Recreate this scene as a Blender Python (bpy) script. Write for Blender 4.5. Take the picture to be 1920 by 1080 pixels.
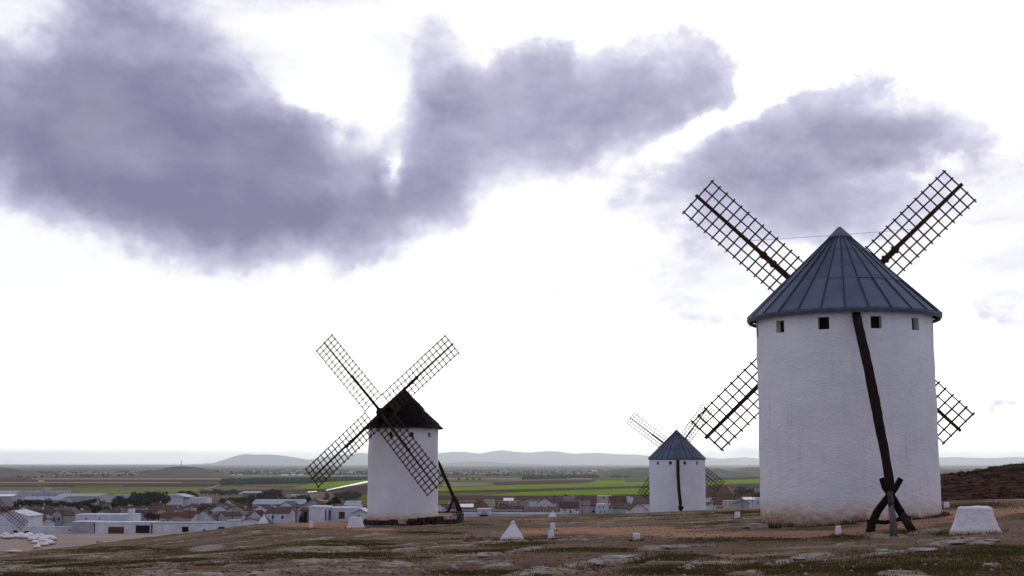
import bpy, math, random
import numpy as np
from mathutils import Vector, Matrix

S = bpy.context.scene
for o in list(bpy.data.objects):
    bpy.data.objects.remove(o)
COL = S.collection
R = math.radians

# ------------------------------------------------------------------ camera
F = 2400.0                      # focal length in photo pixels (1920 wide)
PITCH = math.atan(329 / F)
CP, SP = math.cos(PITCH), math.sin(PITCH)
cam = bpy.data.cameras.new('camera')
cam.sensor_width = 36
cam.lens = 36 * F / 1920
cam.clip_start = 0.3
cam.clip_end = 250000
camo = bpy.data.objects.new('camera', cam)
camo.location = (0, 0, 0)
camo.rotation_euler = (R(90) + PITCH, 0, 0)
COL.objects.link(camo)
S.camera = camo

# ------------------------------------------------------------------ exposure
S.view_settings.view_transform = 'Standard'
S.view_settings.look = 'None'
S.view_settings.exposure = 0
S.view_settings.gamma = 1
S.view_settings.use_curve_mapping = False
S.render.engine = 'CYCLES'
S.cycles.volume_bounces = 6
S.cycles.max_bounces = 7
S.cycles.transparent_max_bounces = 8

SUN_AZ, SUN_EL = R(14), R(30)

def ray(u, v):
    x = (u - 960) / F
    y = (540 - v) / F
    return Vector((x, CP - y * SP, SP + y * CP))

def P(u, v, Y):
    d = ray(u, v)
    return d * (Y / d.y)

# ------------------------------------------------------------------ world
world = bpy.data.worlds.new('World')
S.world = world
world.use_nodes = True
nt = world.node_tree
nt.nodes.clear()
N = nt.nodes.new
L = nt.links.new

def wmath(op, a, b=None, c=None):
    n = N('ShaderNodeMath'); n.operation = op
    for i, q in enumerate((a, b, c)):
        if q is None: continue
        if isinstance(q, (int, float)): n.inputs[i].default_value = q
        else: L(q, n.inputs[i])
    return n.outputs[0]

def wvmath(op, a, b=None):
    n = N('ShaderNodeVectorMath'); n.operation = op
    for i, q in enumerate((a, b)):
        if q is None: continue
        if isinstance(q, tuple): n.inputs[i].default_value = q
        else: L(q, n.inputs[i])
    return n

def wrange(x, a, b, c=0.0, d=1.0, smooth=True):
    n = N('ShaderNodeMapRange')
    n.interpolation_type = 'SMOOTHSTEP' if smooth else 'LINEAR'
    L(x, n.inputs['Value'])
    n.inputs['From Min'].default_value = a; n.inputs['From Max'].default_value = b
    n.inputs['To Min'].default_value = c; n.inputs['To Max'].default_value = d
    return n.outputs[0]

def wmix(f, a, b):
    n = N('ShaderNodeMix'); n.data_type = 'RGBA'
    L(f, n.inputs[0]) if not isinstance(f, float) else setattr(n.inputs[0], 'default_value', f)
    for q, s in ((a, n.inputs[6]), (b, n.inputs[7])):
        if isinstance(q, tuple): s.default_value = (*q, 1)
        else: L(q, s)
    return n.outputs[2]

def wnoise(vec, scale, detail=6, rough=0.55, col=False, dist=0.0):
    n = N('ShaderNodeTexNoise')
    L(vec, n.inputs['Vector'])
    n.inputs['Scale'].default_value = scale
    n.inputs['Detail'].default_value = detail
    n.inputs['Roughness'].default_value = rough
    n.inputs['Distortion'].default_value = dist
    return n.outputs['Color' if col else 'Fac']

tc = N('ShaderNodeTexCoord').outputs['Generated']
sep = N('ShaderNodeSeparateXYZ'); L(tc, sep.inputs[0])
az = wmath('ARCTAN2', sep.outputs[0], sep.outputs[1])
el = wmath('ARCSINE', sep.outputs[2])
comb = N('ShaderNodeCombineXYZ')
L(wmath('MULTIPLY', az, 24.0), comb.inputs[0]); L(wmath('MULTIPLY', el, 24.0), comb.inputs[1])
q0 = comb.outputs[0]
# billows: domain distortion with two scales
d1 = wvmath('SCALE', wvmath('SUBTRACT', wnoise(q0, 0.8, 3, 0.5, True), (0.5, 0.5, 0.5)).outputs[0]); d1.inputs['Scale'].default_value = 1.0
d2 = wvmath('SCALE', wvmath('SUBTRACT', wnoise(q0, 2.6, 5, 0.6, True), (0.5, 0.5, 0.5)).outputs[0]); d2.inputs['Scale'].default_value = 0.34
q1 = wvmath('ADD', wvmath('ADD', q0, d1.outputs[0]).outputs[0], d2.outputs[0]).outputs[0]
flat = wvmath('MULTIPLY', q1, (1, 1, 0)).outputs[0]

BLOBS = [  # u, v, half width, half height, rotation (deg, anticlockwise), weight
    (50, 160, 150, 80, 0, .9), (140, 100, 70, 75, 0, .6), (285, 110, 150, 135, 0, .95), (250, 35, 70, 50, 0, .5),
    (150, 250, 300, 115, 0, 1), (390, 240, 200, 110, -35, .9), (300, 385, 300, 85, -12, 1), (440, 435, 190, 55, 0, .8),
    (480, 330, 200, 100, -15, .9), (620, 345, 130, 95, 0, .85), (120, 330, 180, 60, -15, .8), (660, 235, 36, 36, 0, .35),
    (650, 400, 100, 55, 0, .7), (560, 270, 90, 50, -25, .5),
    (830, 90, 70, 70, 0, 0.26), (820, 190, 95, 110, 0, 0.59), (800, 290, 95, 110, 10, .8), (770, 370, 90, 85, 30, .6),
    (850, 350, 160, 60, 25, 0.51), (940, 170, 110, 75, 0, 0.51), (960, 230, 130, 90, 0, 0.47), (1080, 165, 170, 80, 0, 0.63),
    (1010, 280, 180, 60, 15, 0.55), (1200, 180, 160, 75, 8, 0.69), (1265, 90, 80, 70, 0, 0.47), (1310, 165, 90, 70, 0, 0.47),
    (1180, 235, 130, 50, 15, 0.42), (1380, 150, 80, 100, 0, 0.10),
    (1440, 290, 180, 80, 0, 0.77), (1560, 240, 190, 80, 0, 0.63), (1720, 240, 140, 55, -8, 0.63), (1500, 200, 170, 60, -10, 0.09),
    (1600, 300, 170, 50, 8, 0.51), (1390, 330, 120, 50, 0, 0.34), (1480, 390, 230, 80, 0, 0.69), (1620, 390, 150, 60, 0, 0.42),
    (1250, 320, 130, 45, 12, 0.34), (1180, 380, 90, 30, 10, 0.11), (1500, 130, 120, 40, 0, 0.09), (1590, 130, 70, 30, 0, 0.03),
    (1870, 750, 80, 22, 5, .22), (1000, 775, 50, 18, 0, .14), (20, 655, 50, 12, 0, .2), (1830, 330, 70, 30, 0, 0.13),
    (40, 420, 60, 50, 0, .1), (738, 315, 19, 50, 0, -1.0), (715, 385, 70, 50, 0, .3), (1425, 170, 42, 70, -20, -.6), (660, 160, 55, 80, -30, -.6), (700, 130, 60, 110, 0, -.7), (600, 170, 70, 60, -35, -.5), (890, 60, 28, 80, 0, -.4), (1330, 238, 120, 24, 22, -.8),
    (1700, 330, 120, 26, 8, -.35), (350, 380, 190, 45, -8, .6), (60, 250, 140, 40, 0, .5), (820, 230, 50, 70, 0, 0.23), (1240, 150, 90, 40, 0, 0.26), (1700, 250, 110, 28, 10, 0.26),
    (1480, 130, 120, 45, 0, -.4),
]
tot = None
for (u, v, ru, rv, rot, wgt) in BLOBS:
    d = ray(u, v).normalized()
    cx, cy = math.atan2(d.x, d.y) * 24, math.asin(d.z) * 24
    m = N('ShaderNodeMapping'); m.vector_type = 'TEXTURE'
    L(flat, m.inputs['Vector'])
    m.inputs['Location'].default_value = (cx, cy, 0)
    m.inputs['Rotation'].default_value = (0, 0, R(rot))
    m.inputs['Scale'].default_value = (ru / 100, rv / 100, 1)
    ln = wvmath('LENGTH', m.outputs[0]).outputs['Value']
    t = wrange(ln, 1.70, 0.05, 0, wgt*1.04)
    tot = t if tot is None else wmath('ADD', tot, t)
# unseen cloud deck outside the view, thickened to dim ground and towers
az_abs = wmath('ABSOLUTE', az)
outside = wmath('MAXIMUM', wrange(az_abs, 0.43, 0.75), wrange(el, 0.40, 0.60))
deck = wrange(wnoise(tc, 3.2, 4, 0.5), 0.36, 0.54)
tot = wmath('ADD', tot, wmath('MULTIPLY', wmath('MULTIPLY', outside, deck), 1.4))
streak = wnoise(wvmath('MULTIPLY', q0, (0.42, 1.0, 1)).outputs[0], 0.9, 7, 0.58)
side_hi = wmath('MAXIMUM', wrange(az, -0.10, 0.18), wrange(el, 0.22, 0.38))
tot = wmath('ADD', tot, wmath('MULTIPLY', wmath('MULTIPLY', wrange(streak, 0.36, 0.70), side_hi), 0.36))
tot = wmath('ADD', tot, wmath('MULTIPLY', wmath('MULTIPLY', wrange(streak, 0.50, 0.70), wrange(el, 0.22, 0.03)), 0.16))
fine = wnoise(q0, 1.7, 8, 0.62, dist=0.5)
thick = wmath('ADD', tot, wmath('MULTIPLY', wmath('SUBTRACT', fine, 0.5), 0.72))
mask = wrange(thick, 0.0, 0.62)
# colour inside the clouds
tone = wnoise(wvmath('MULTIPLY', q0, (0.6, 1.15, 1)).outputs[0], 0.9, 5, 0.55)
dark_in = wrange(wmath('ADD', thick, wmath('MULTIPLY', wmath('SUBTRACT', tone, 0.5), 2.4)), 0.0, 2.65, smooth=False)
cr_ = N('ShaderNodeValToRGB'); L(dark_in, cr_.inputs[0])
els = cr_.color_ramp.elements
els[0].position = 0; els[0].color = (1.00, 1.00, 1.04, 1)
els[1].position = 1; els[1].color = (.195, .188, .325, 1)
for ps, cc in ((.12, (.86, .86, .94, 1)), (.28, (.62, .62, .78, 1)), (.48, (.42, .415, .58, 1)), (.74, (.275, .268, .415, 1))):
    e_ = els.new(ps); e_.color = cc
sc_ = wvmath('SCALE', cr_.outputs[0]); sc_.inputs['Scale'].default_value = 10
ccol = sc_.outputs[0]
warm = wnoise(q0, 0.55, 3, 0.5)
ccol = wmix(wmath('MULTIPLY', wmath('MULTIPLY', wrange(warm, 0.50, 0.68), dark_in), 0.22), ccol, (4.5, 3.95, 4.5))
sund = (math.sin(SUN_AZ) * math.cos(SUN_EL), math.cos(SUN_AZ) * math.cos(SUN_EL), math.sin(SUN_EL))
dn = wvmath('DOT_PRODUCT', tc, sund).outputs['Value']
veil = wmix(wrange(dn, -0.2, 0.86), (6.5, 7.0, 8.6), (11.0, 10.85, 10.8))
low = wmath('MULTIPLY', wrange(el, 0.13, 0.0), wrange(dn, -0.3, 0.62))      # band of low sky made extra bright to light up the haze
veil = wmix(wmath('MULTIPLY', wrange(streak, 0.36, 0.64), wmath('MULTIPLY', side_hi, 1.0)), veil, (8.3, 8.35, 9.3))
veil = wmix(low, veil, (34.0, 33.6, 33.4))
veil = wmix(wrange(dn, 0.93, 1.0), veil, (19.0, 18.5, 17.8))                    # glow round the hidden sun
sky = N('ShaderNodeTexSky'); sky.sky_type = 'NISHITA'; sky.sun_disc = False
sky.sun_elevation = SUN_EL; sky.sun_rotation = SUN_AZ
veiled = wmix(0.88, sky.outputs[0], veil)
final = wmix(mask, veiled, ccol)
bg = N('ShaderNodeBackground'); bg.inputs['Strength'].default_value = 0.1
L(final, bg.inputs['Color'])
wo = N('ShaderNodeOutputWorld'); L(bg.outputs[0], wo.inputs['Surface'])
world.cycles.sampling_method = 'MANUAL'
world.cycles.sample_map_resolution = 512

# ------------------------------------------------------------------ sun behind thin cloud
sun = bpy.data.lights.new('sun', 'SUN')
sun.energy = 0.9; sun.angle = R(10); sun.color = (1, .93, .84)
suno = bpy.data.objects.new('sun', sun); COL.objects.link(suno)
suno.rotation_euler = Vector(sund).to_track_quat('Z', 'Y').to_euler()

# ================================================================== helpers
rng = random.Random(7)

def tag(o, label=None, cat=None, group=None, kind=None):
    if label: o['label'] = label
    if cat: o['category'] = cat
    if group: o['group'] = group
    if kind: o['kind'] = kind
    return o

def empty(name, loc, label, cat, group=None, rz=0):
    o = bpy.data.objects.new(name, None); COL.objects.link(o)
    o.location = loc; o.rotation_euler = (0, 0, rz); o.empty_display_size = .2
    return tag(o, label, cat, group)

class MB:
    def __init__(s): s.v = []; s.f = []
    def quad(s, *p):
        n = len(s.v); s.v += [tuple(q) for q in p]; s.f.append(tuple(range(n, n + len(p))))
    def hexa(s, b, t):           # 4 bottom, 4 top points (ccw from above)
        n = len(s.v); s.v += [tuple(q) for q in b] + [tuple(q) for q in t]
        s.f += [(n+3, n+2, n+1, n), (n+4, n+5, n+6, n+7)] + [(n+i, n+(i+1) % 4, n+4+(i+1) % 4, n+4+i) for i in range(4)]
    def box(s, x0, x1, y0, y1, z0, z1):
        s.hexa([(x0, y0, z0), (x1, y0, z0), (x1, y1, z0), (x0, y1, z0)], [(x0, y0, z1), (x1, y0, z1), (x1, y1, z1), (x0, y1, z1)])
    def bar(s, a, b, w, h, up, w2=None, h2=None):    # square bar from a to b; h along up
        a, b, up = Vector(a), Vector(b), Vector(up)
        d = (b - a).normalized(); side = d.cross(up).normalized(); up = side.cross(d)
        w2 = w if w2 is None else w2; h2 = h if h2 is None else h2
        def ring(c, w, h): return [c - side*w/2 - up*h/2, c + side*w/2 - up*h/2, c + side*w/2 + up*h/2, c - side*w/2 + up*h/2]
        s.hexa(ring(a, w, h), ring(b, w2, h2))
    def tube(s, pts, rad, n=8, wob=0.0):
        pts = [Vector(p) for p in pts]; base = len(s.v)
        for i, p in enumerate(pts):
            d = (pts[min(i+1, len(pts)-1)] - pts[max(i-1, 0)]).normalized()
            a = d.cross(Vector((.3, 1, .1))).normalized(); b = d.cross(a)
            for k in range(n):
                t = 2*math.pi*k/n; rr = rad[i]*(1 + wob*rng.uniform(-1, 1))
                s.v.append(tuple(p + a*math.cos(t)*rr + b*math.sin(t)*rr))
        for i in range(len(pts)-1):
            for k in range(n):
                s.f.append((base+i*n+k, base+i*n+(k+1) % n, base+(i+1)*n+(k+1) % n, base+(i+1)*n+k))
        s.f.append(tuple(base+k for k in range(n))[::-1]); e = base+(len(pts)-1)*n
        s.f.append(tuple(e+k for k in range(n)))
    def mesh(s, name, mats, smooth=False):
        me = bpy.data.meshes.new(name); me.from_pydata(s.v, [], s.f)
        for m in (mats if isinstance(mats, (list, tuple)) else [mats]): me.materials.append(m)
        if smooth: me.polygons.foreach_set('use_smooth', [True]*len(me.polygons))
        me.update(); return me
    def build(s, name, mats, parent=None, smooth=False):
        return link(name, s.mesh(name, mats, smooth), parent)

def link(name, me, parent=None, loc=None, rot=None):
    o = bpy.data.objects.new(name, me); COL.objects.link(o)
    if parent is not None: o.parent = parent
    if loc is not None: o.location = loc
    if rot is not None: o.rotation_euler = rot
    return o

def subdiv_rough(o, levels, amp, size, seed=0):
    """real lumpy relief: subdivide a mesh and push its vertices by noise"""
    import bmesh
    bm = bmesh.new(); bm.from_mesh(o.data)
    bmesh.ops.remove_doubles(bm, verts=bm.verts, dist=1e-4)
    bmesh.ops.subdivide_edges(bm, edges=bm.edges, cuts=levels, use_grid_fill=True)
    bm.normal_update()
    from mathutils import noise
    for v in bm.verts:
        n = noise.noise_vector(v.co / size + Vector((seed, seed*2, 0)))
        v.co += n * amp
    bm.to_mesh(o.data); bm.free()

# ================================================================== materials
def mat(name, build):
    m = bpy.data.materials.new(name); m.use_nodes = True
    t = m.node_tree; t.nodes.clear()
    out = t.nodes.new('ShaderNodeOutputMaterial'); b = t.nodes.new('ShaderNodeBsdfPrincipled')
    t.links.new(b.outputs[0], out.inputs[0])
    build(M_(t, b)); return m

class M_:
    def __init__(s, t, b): s.t = t; s.b = b
    def n(s, k, **kw):
        q = s.t.nodes.new(k)
        for a, v in kw.items(): setattr(q, a, v)
        return q
    def set(s, sock, v):
        if isinstance(v, tuple) and len(v) == 3 and sock.type == 'RGBA': v = (*v, 1)
        if hasattr(v, 'links') or hasattr(v, 'is_output'): s.t.links.new(v, sock)
        else: sock.default_value = v
    def coord(s, which='Object', scale=(1, 1, 1)):
        c = s.n('ShaderNodeTexCoord').outputs[which]
        m = s.n('ShaderNodeMapping'); s.set(m.inputs[0], c); m.inputs['Scale'].default_value = scale
        return m.outputs[0]
    def world(s, scale=(1, 1, 1)):
        c = s.n('ShaderNodeNewGeometry').outputs['Position']
        m = s.n('ShaderNodeMapping'); s.set(m.inputs[0], c); m.inputs['Scale'].default_value = scale
        return m.outputs[0]
    def noise(s, vec, scale, detail=5, rough=.55, dist=0):
        q = s.n('ShaderNodeTexNoise'); s.set(q.inputs['Vector'], vec)
        q.inputs['Scale'].default_value = scale; q.inputs['Detail'].default_value = detail
        q.inputs['Roughness'].default_value = rough; q.inputs['Distortion'].default_value = dist
        return q.outputs['Fac']
    def voro(s, vec, scale, out='Color', feature='F1'):
        q = s.n('ShaderNodeTexVoronoi', feature=feature); s.set(q.inputs['Vector'], vec); q.inputs['Scale'].default_value = scale
        return q.outputs[out]
    def rg(s, x, a, b, c=0., d=1.):
        q = s.n('ShaderNodeMapRange'); q.interpolation_type = 'SMOOTHSTEP'; s.set(q.inputs['Value'], x)
        q.inputs['From Min'].default_value = a; q.inputs['From Max'].default_value = b
        q.inputs['To Min'].default_value = c; q.inputs['To Max'].default_value = d
        return q.outputs[0]
    def mix(s, f, a, b, blend='MIX'):
        q = s.n('ShaderNodeMix', data_type='RGBA', blend_type=blend)
        s.set(q.inputs[0], f); s.set(q.inputs[6], a); s.set(q.inputs[7], b); return q.outputs[2]
    def math(s, op, a, b=0.):
        q = s.n('ShaderNodeMath', operation=op); s.set(q.inputs[0], a); s.set(q.inputs[1], b); return q.outputs[0]
    def attr(s, name): return s.n('ShaderNodeAttribute', attribute_name=name).outputs['Fac']
    def objrand(s): return s.n('ShaderNodeObjectInfo').outputs['Random']
    def bump(s, h, strength=.5, dist=.05, prev=None):
        q = s.n('ShaderNodeBump'); s.set(q.inputs['Height'], h); q.inputs['Strength'].default_value = strength
        q.inputs['Distance'].default_value = dist
        if prev is not None: s.set(q.inputs['Normal'], prev)
        s.set(s.b.inputs['Normal'], q.outputs[0]); return q.outputs[0]
    def col(s, v): s.set(s.b.inputs['Base Color'], v)
    def rough(s, v): s.set(s.b.inputs['Roughness'], v)
    def spec(s, v): s.set(s.b.inputs['Specular IOR Level'], v)
    def sepz(s, vec):
        q = s.n('ShaderNodeSeparateXYZ'); s.set(q.inputs[0], vec); return q.outputs[2]

def simple(name, c, rough=.8, var=.25, scale=3, metal=0, spec=.06, bump=.2):
    def f(m):
        n = m.noise(m.coord('Object'), scale, 5)
        lo = tuple(x*(1-var) for x in c); hi = tuple(min(1, x*(1+var)) for x in c)
        m.col(m.mix(m.rg(n, .3, .7), lo, hi)); m.rough(rough); m.spec(spec)
        m.b.inputs['Metallic'].default_value = metal
        if bump: m.bump(m.noise(m.coord('Object'), scale*6, 4), bump, .02)
    return mat(name, f)

def whitewash(name, soil_h, tint=(.77, .785, .80), soil=True, chips=False):
    def f(m):
        o = m.coord('Object')
        big = m.noise(o, .55, 5); med = m.noise(m.coord('Object', (1, 1, 2.2)), 2.6, 6, .6); fine = m.noise(o, 22, 4)
        c = m.mix(m.rg(big, .3, .7), tuple(x*.90 for x in tint), tint)
        drip = m.noise(m.coord('Object', (3.5, 3.5, .25)), 1.3, 5, .6)
        c = m.mix(m.rg(drip, .54, .78, 0, .45), c, (.50, .48, .45))
        pat = m.noise(o, 1.1, 6, .65)
        c = m.mix(m.rg(pat, .56, .66, 0, .22), c, (.84, .85, .85))
        c = m.mix(m.rg(m.noise(m.coord('Object', (1, 1, .6)), 1.9, 6, .7), .60, .72, 0, .3), c, (.54, .52, .50))
        speck = m.noise(o, 9, 3)
        c = m.mix(m.rg(speck, .68, .76, 0, .5), c, (.50, .45, .42))
        if chips:
            c = m.mix(m.rg(m.noise(o, 13, 5, .65), .62, .68, 0, .8), c, (.27, .19, .15))
        if soil:
            z = m.sepz(o)
            edge = m.math('ADD', z, m.math('MULTIPLY', m.math('SUBTRACT', med, .5), -soil_h*1.3))
            c = m.mix(m.rg(edge, soil_h*1.1, .0, 0, .85), c, (.50, .34, .20))
            c = m.mix(m.rg(edge, soil_h*.45, -.1, 0, .85), c, (.24, .145, .10))
        m.col(c); m.rough(.95); m.spec(.05)
        h = m.math('ADD', m.math('MULTIPLY', med, 1.0), m.math('MULTIPLY', m.noise(m.coord('Object', (1, 1, 1.6)), 9, 6, .65), .9))
        h = m.math('ADD', h, m.math('MULTIPLY', fine, .10))
        m.bump(h, .75, .045)
    return mat(name, f)

def wood(name, c, var=.45):
    def f(m):
        g = m.noise(m.coord('Object', (6, 6, .7)), 3, 6, .6)
        m.col(m.mix(m.rg(g, .3, .7), tuple(x*(1-var) for x in c), tuple(x*(1+var) for x in c)))
        m.rough(.9); m.spec(.03); m.bump(g, .8, .03)
    return mat(name, f)

def zinc(m):
    o = m.coord('Object'); r = m.objrand()
    n = m.noise(o, 1.1, 6, .6); n2 = m.noise(m.coord('Object', (3, 3, .6)), 2.2, 5, .6)
    c = m.mix(m.rg(n, .28, .72), (.052, .070, .108), (.105, .130, .180))
    c = m.mix(m.math('MULTIPLY', r, .75), c, (.045, .056, .088))
    c = m.mix(m.rg(r, .72, .9, 0, .5), c, (.125, .15, .20))
    c = m.mix(m.rg(m.noise(m.coord('Object', (1, 1, .35)), 5, 5, .7), .60, .72, 0, .5), c, (.11, .12, .155))
    c = m.mix(m.rg(n2, .52, .74, 0, .6), c, (.12, .135, .18))
    c = m.mix(m.rg(m.noise(o, 4.5, 4), .66, .78, 0, .55), c, (.04, .04, .06))
    m.col(c); m.rough(.62); m.b.inputs['Metallic'].default_value = .1; m.spec(.4)
    m.bump(m.noise(o, 2.2, 4), .55, .06)

def ground_mat(m):
    w = m.world()
    D = m.attr('dist01')                                   # 0 near, 1 far (village and plain)
    big = m.noise(w, .11, 5, .6); med = m.noise(w, .6, 6, .6); fine = m.noise(w, 3.2, 7, .65); grit = m.noise(w, 16, 5, .7)
    soil = m.mix(m.rg(big, .35, .65), (0.1278, 0.0870, 0.0584), (0.2046, 0.1443, 0.0981))
    soil = m.mix(m.rg(fine, .35, .7, 0, .6), soil, (0.0832, 0.0610, 0.0465))
    soil = m.mix(m.rg(grit, .55, .75, 0, .55), soil, (0.2796, 0.2313, 0.1686))
    soil = m.mix(m.rg(m.noise(m.world((.28, .7, .5)), 1.0, 7, .65), .50, .68, 0, .65), soil, (0.2796, 0.2313, 0.1721))
    soil = m.mix(m.rg(m.noise(m.world((.22, .5, .5)), 1.3, 7, .65), .55, .72, 0, .6), soil, (0.0719, 0.0556, 0.0345))
    soil = m.mix(m.rg(grit, .42, .28, 0, .6), soil, (0.0561, 0.0445, 0.0379))
    grass = m.mix(m.rg(fine, .35, .68), (0.0523, 0.0496, 0.0124), (0.1198, 0.1057, 0.0323))
    gr = m.attr('grass')
    c = m.mix(m.rg(m.math('ADD', gr, m.math('MULTIPLY', m.math('SUBTRACT', fine, .5), 1.6)), .35, .85, 0, .85), soil, grass)
    path = m.mix(m.rg(med, .3, .7), (0.2583, 0.1529, 0.0984), (0.3571, 0.2245, 0.1475))
    path = m.mix(m.rg(grit, .5, .8, 0, .35), path, (0.4559, 0.3825, 0.2670))
    pm = m.math('ADD', m.attr('path'), m.math('MULTIPLY', m.math('SUBTRACT', fine, .5), .5))
    c = m.mix(m.rg(pm, .35, .7), c, path)
    rock = m.mix(m.rg(fine, .3, .7), (0.1619, 0.1447, 0.1147), (0.3506, 0.3320, 0.2618))
    c = m.mix(m.rg(m.math('ADD', m.attr('rock'), m.math('MULTIPLY', m.math('SUBTRACT', fine, .5), 1.5)), .42, .8, 0, .9), c, rock)
    dirt = m.mix(m.rg(m.noise(w, .05, 5), .3, .7), (0.2620, 0.2062, 0.1747), (0.3668, 0.2970, 0.2533))
    c = m.mix(m.rg(m.attr('road'), .3, .6), c, dirt)
    heath = m.mix(m.rg(m.noise(w, .35, 6, .65), .35, .68), (0.0197, 0.0108, 0.0086), (0.0860, 0.0448, 0.0340))
    heath = m.mix(m.rg(m.noise(w, .12, 5), .5, .7, 0, .5), heath, (0.0466, 0.0305, 0.0179))
    c = m.mix(m.rg(m.attr('heath'), .3, .6), c, heath)
    # plain: patchwork of far fields
    pv = m.world((.0009, .0030, .0))
    cell = m.voro(pv, 1.0)
    sp = m.n('ShaderNodeSeparateColor'); m.set(sp.inputs[0], cell)
    f1 = m.mix(m.rg(sp.outputs[0], .25, .75), (.070, .040, .034), (.130, .092, .060))
    f1 = m.mix(m.rg(sp.outputs[1], .62, .68), f1, (.075, .105, .038))
    f1 = m.mix(m.rg(sp.outputs[2], .78, .84), f1, (.18, .145, .085))
    f1 = m.mix(m.rg(m.noise(m.world((.002, .006, 0)), 1, 6, .6), .35, .7, 0, .45), f1, (.055, .048, .042))
    f1 = m.mix(m.rg(m.noise(m.world((.004, .0016, 0)), 1, 6, .6), .60, .66, 0, .6), f1, (.030, .036, .025))
    c = m.mix(m.rg(m.attr('plain'), .2, .8), c, f1)
    m.col(c); m.rough(1.0); m.spec(0)
    h = m.math('ADD', m.math('MULTIPLY', fine, 1.), m.math('MULTIPLY', grit, .45))
    m.bump(h, .9, .06)

def fieldmat(name, a, b, sc=.01):
    def f(m):
        w = m.world((.25, 1.3, 0))
        r = m.objrand()
        n = m.noise(w, sc, 6, .6)
        c = m.mix(m.rg(n, .35, .66), a, b)
        c = m.mix(m.rg(m.noise(m.world((.3, 4, 0)), .02, 4), .5, .75, 0, .35), c, tuple(x*.6 for x in a))
        m.col(m.mix(m.math('MULTIPLY', r, .25), c, b)); m.rough(1.0); m.spec(0)
    return mat(name, f)

def roof_tile(name, a, b):
    def f(m):
        o = m.coord('Object'); r = m.objrand()
        c = m.mix(m.rg(m.noise(o, .9, 6, .65), .3, .7), a, b)
        c = m.mix(m.math('MULTIPLY', r, .5), c, tuple(x*.6 for x in a))
        wv = m.n('ShaderNodeTexWave', bands_direction='X'); m.set(wv.inputs['Vector'], o)
        wv.inputs['Scale'].default_value = 1.3; wv.inputs['Distortion'].default_value = .4
        m.col(m.mix(m.rg(wv.outputs['Fac'], .1, .9, .0, .35), c, tuple(x*.4 for x in a))); m.rough(.95); m.spec(.03)
    return mat(name, f)

def foliage(name, a, b):
    def f(m):
        n = m.noise(m.coord('Object'), 1.2, 4)
        c = m.mix(m.rg(n, .3, .7), a, b)
        m.col(m.mix(m.math('MULTIPLY', m.objrand(), .4), c, a)); m.rough(.95); m.spec(0)
    return mat(name, f)

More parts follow.
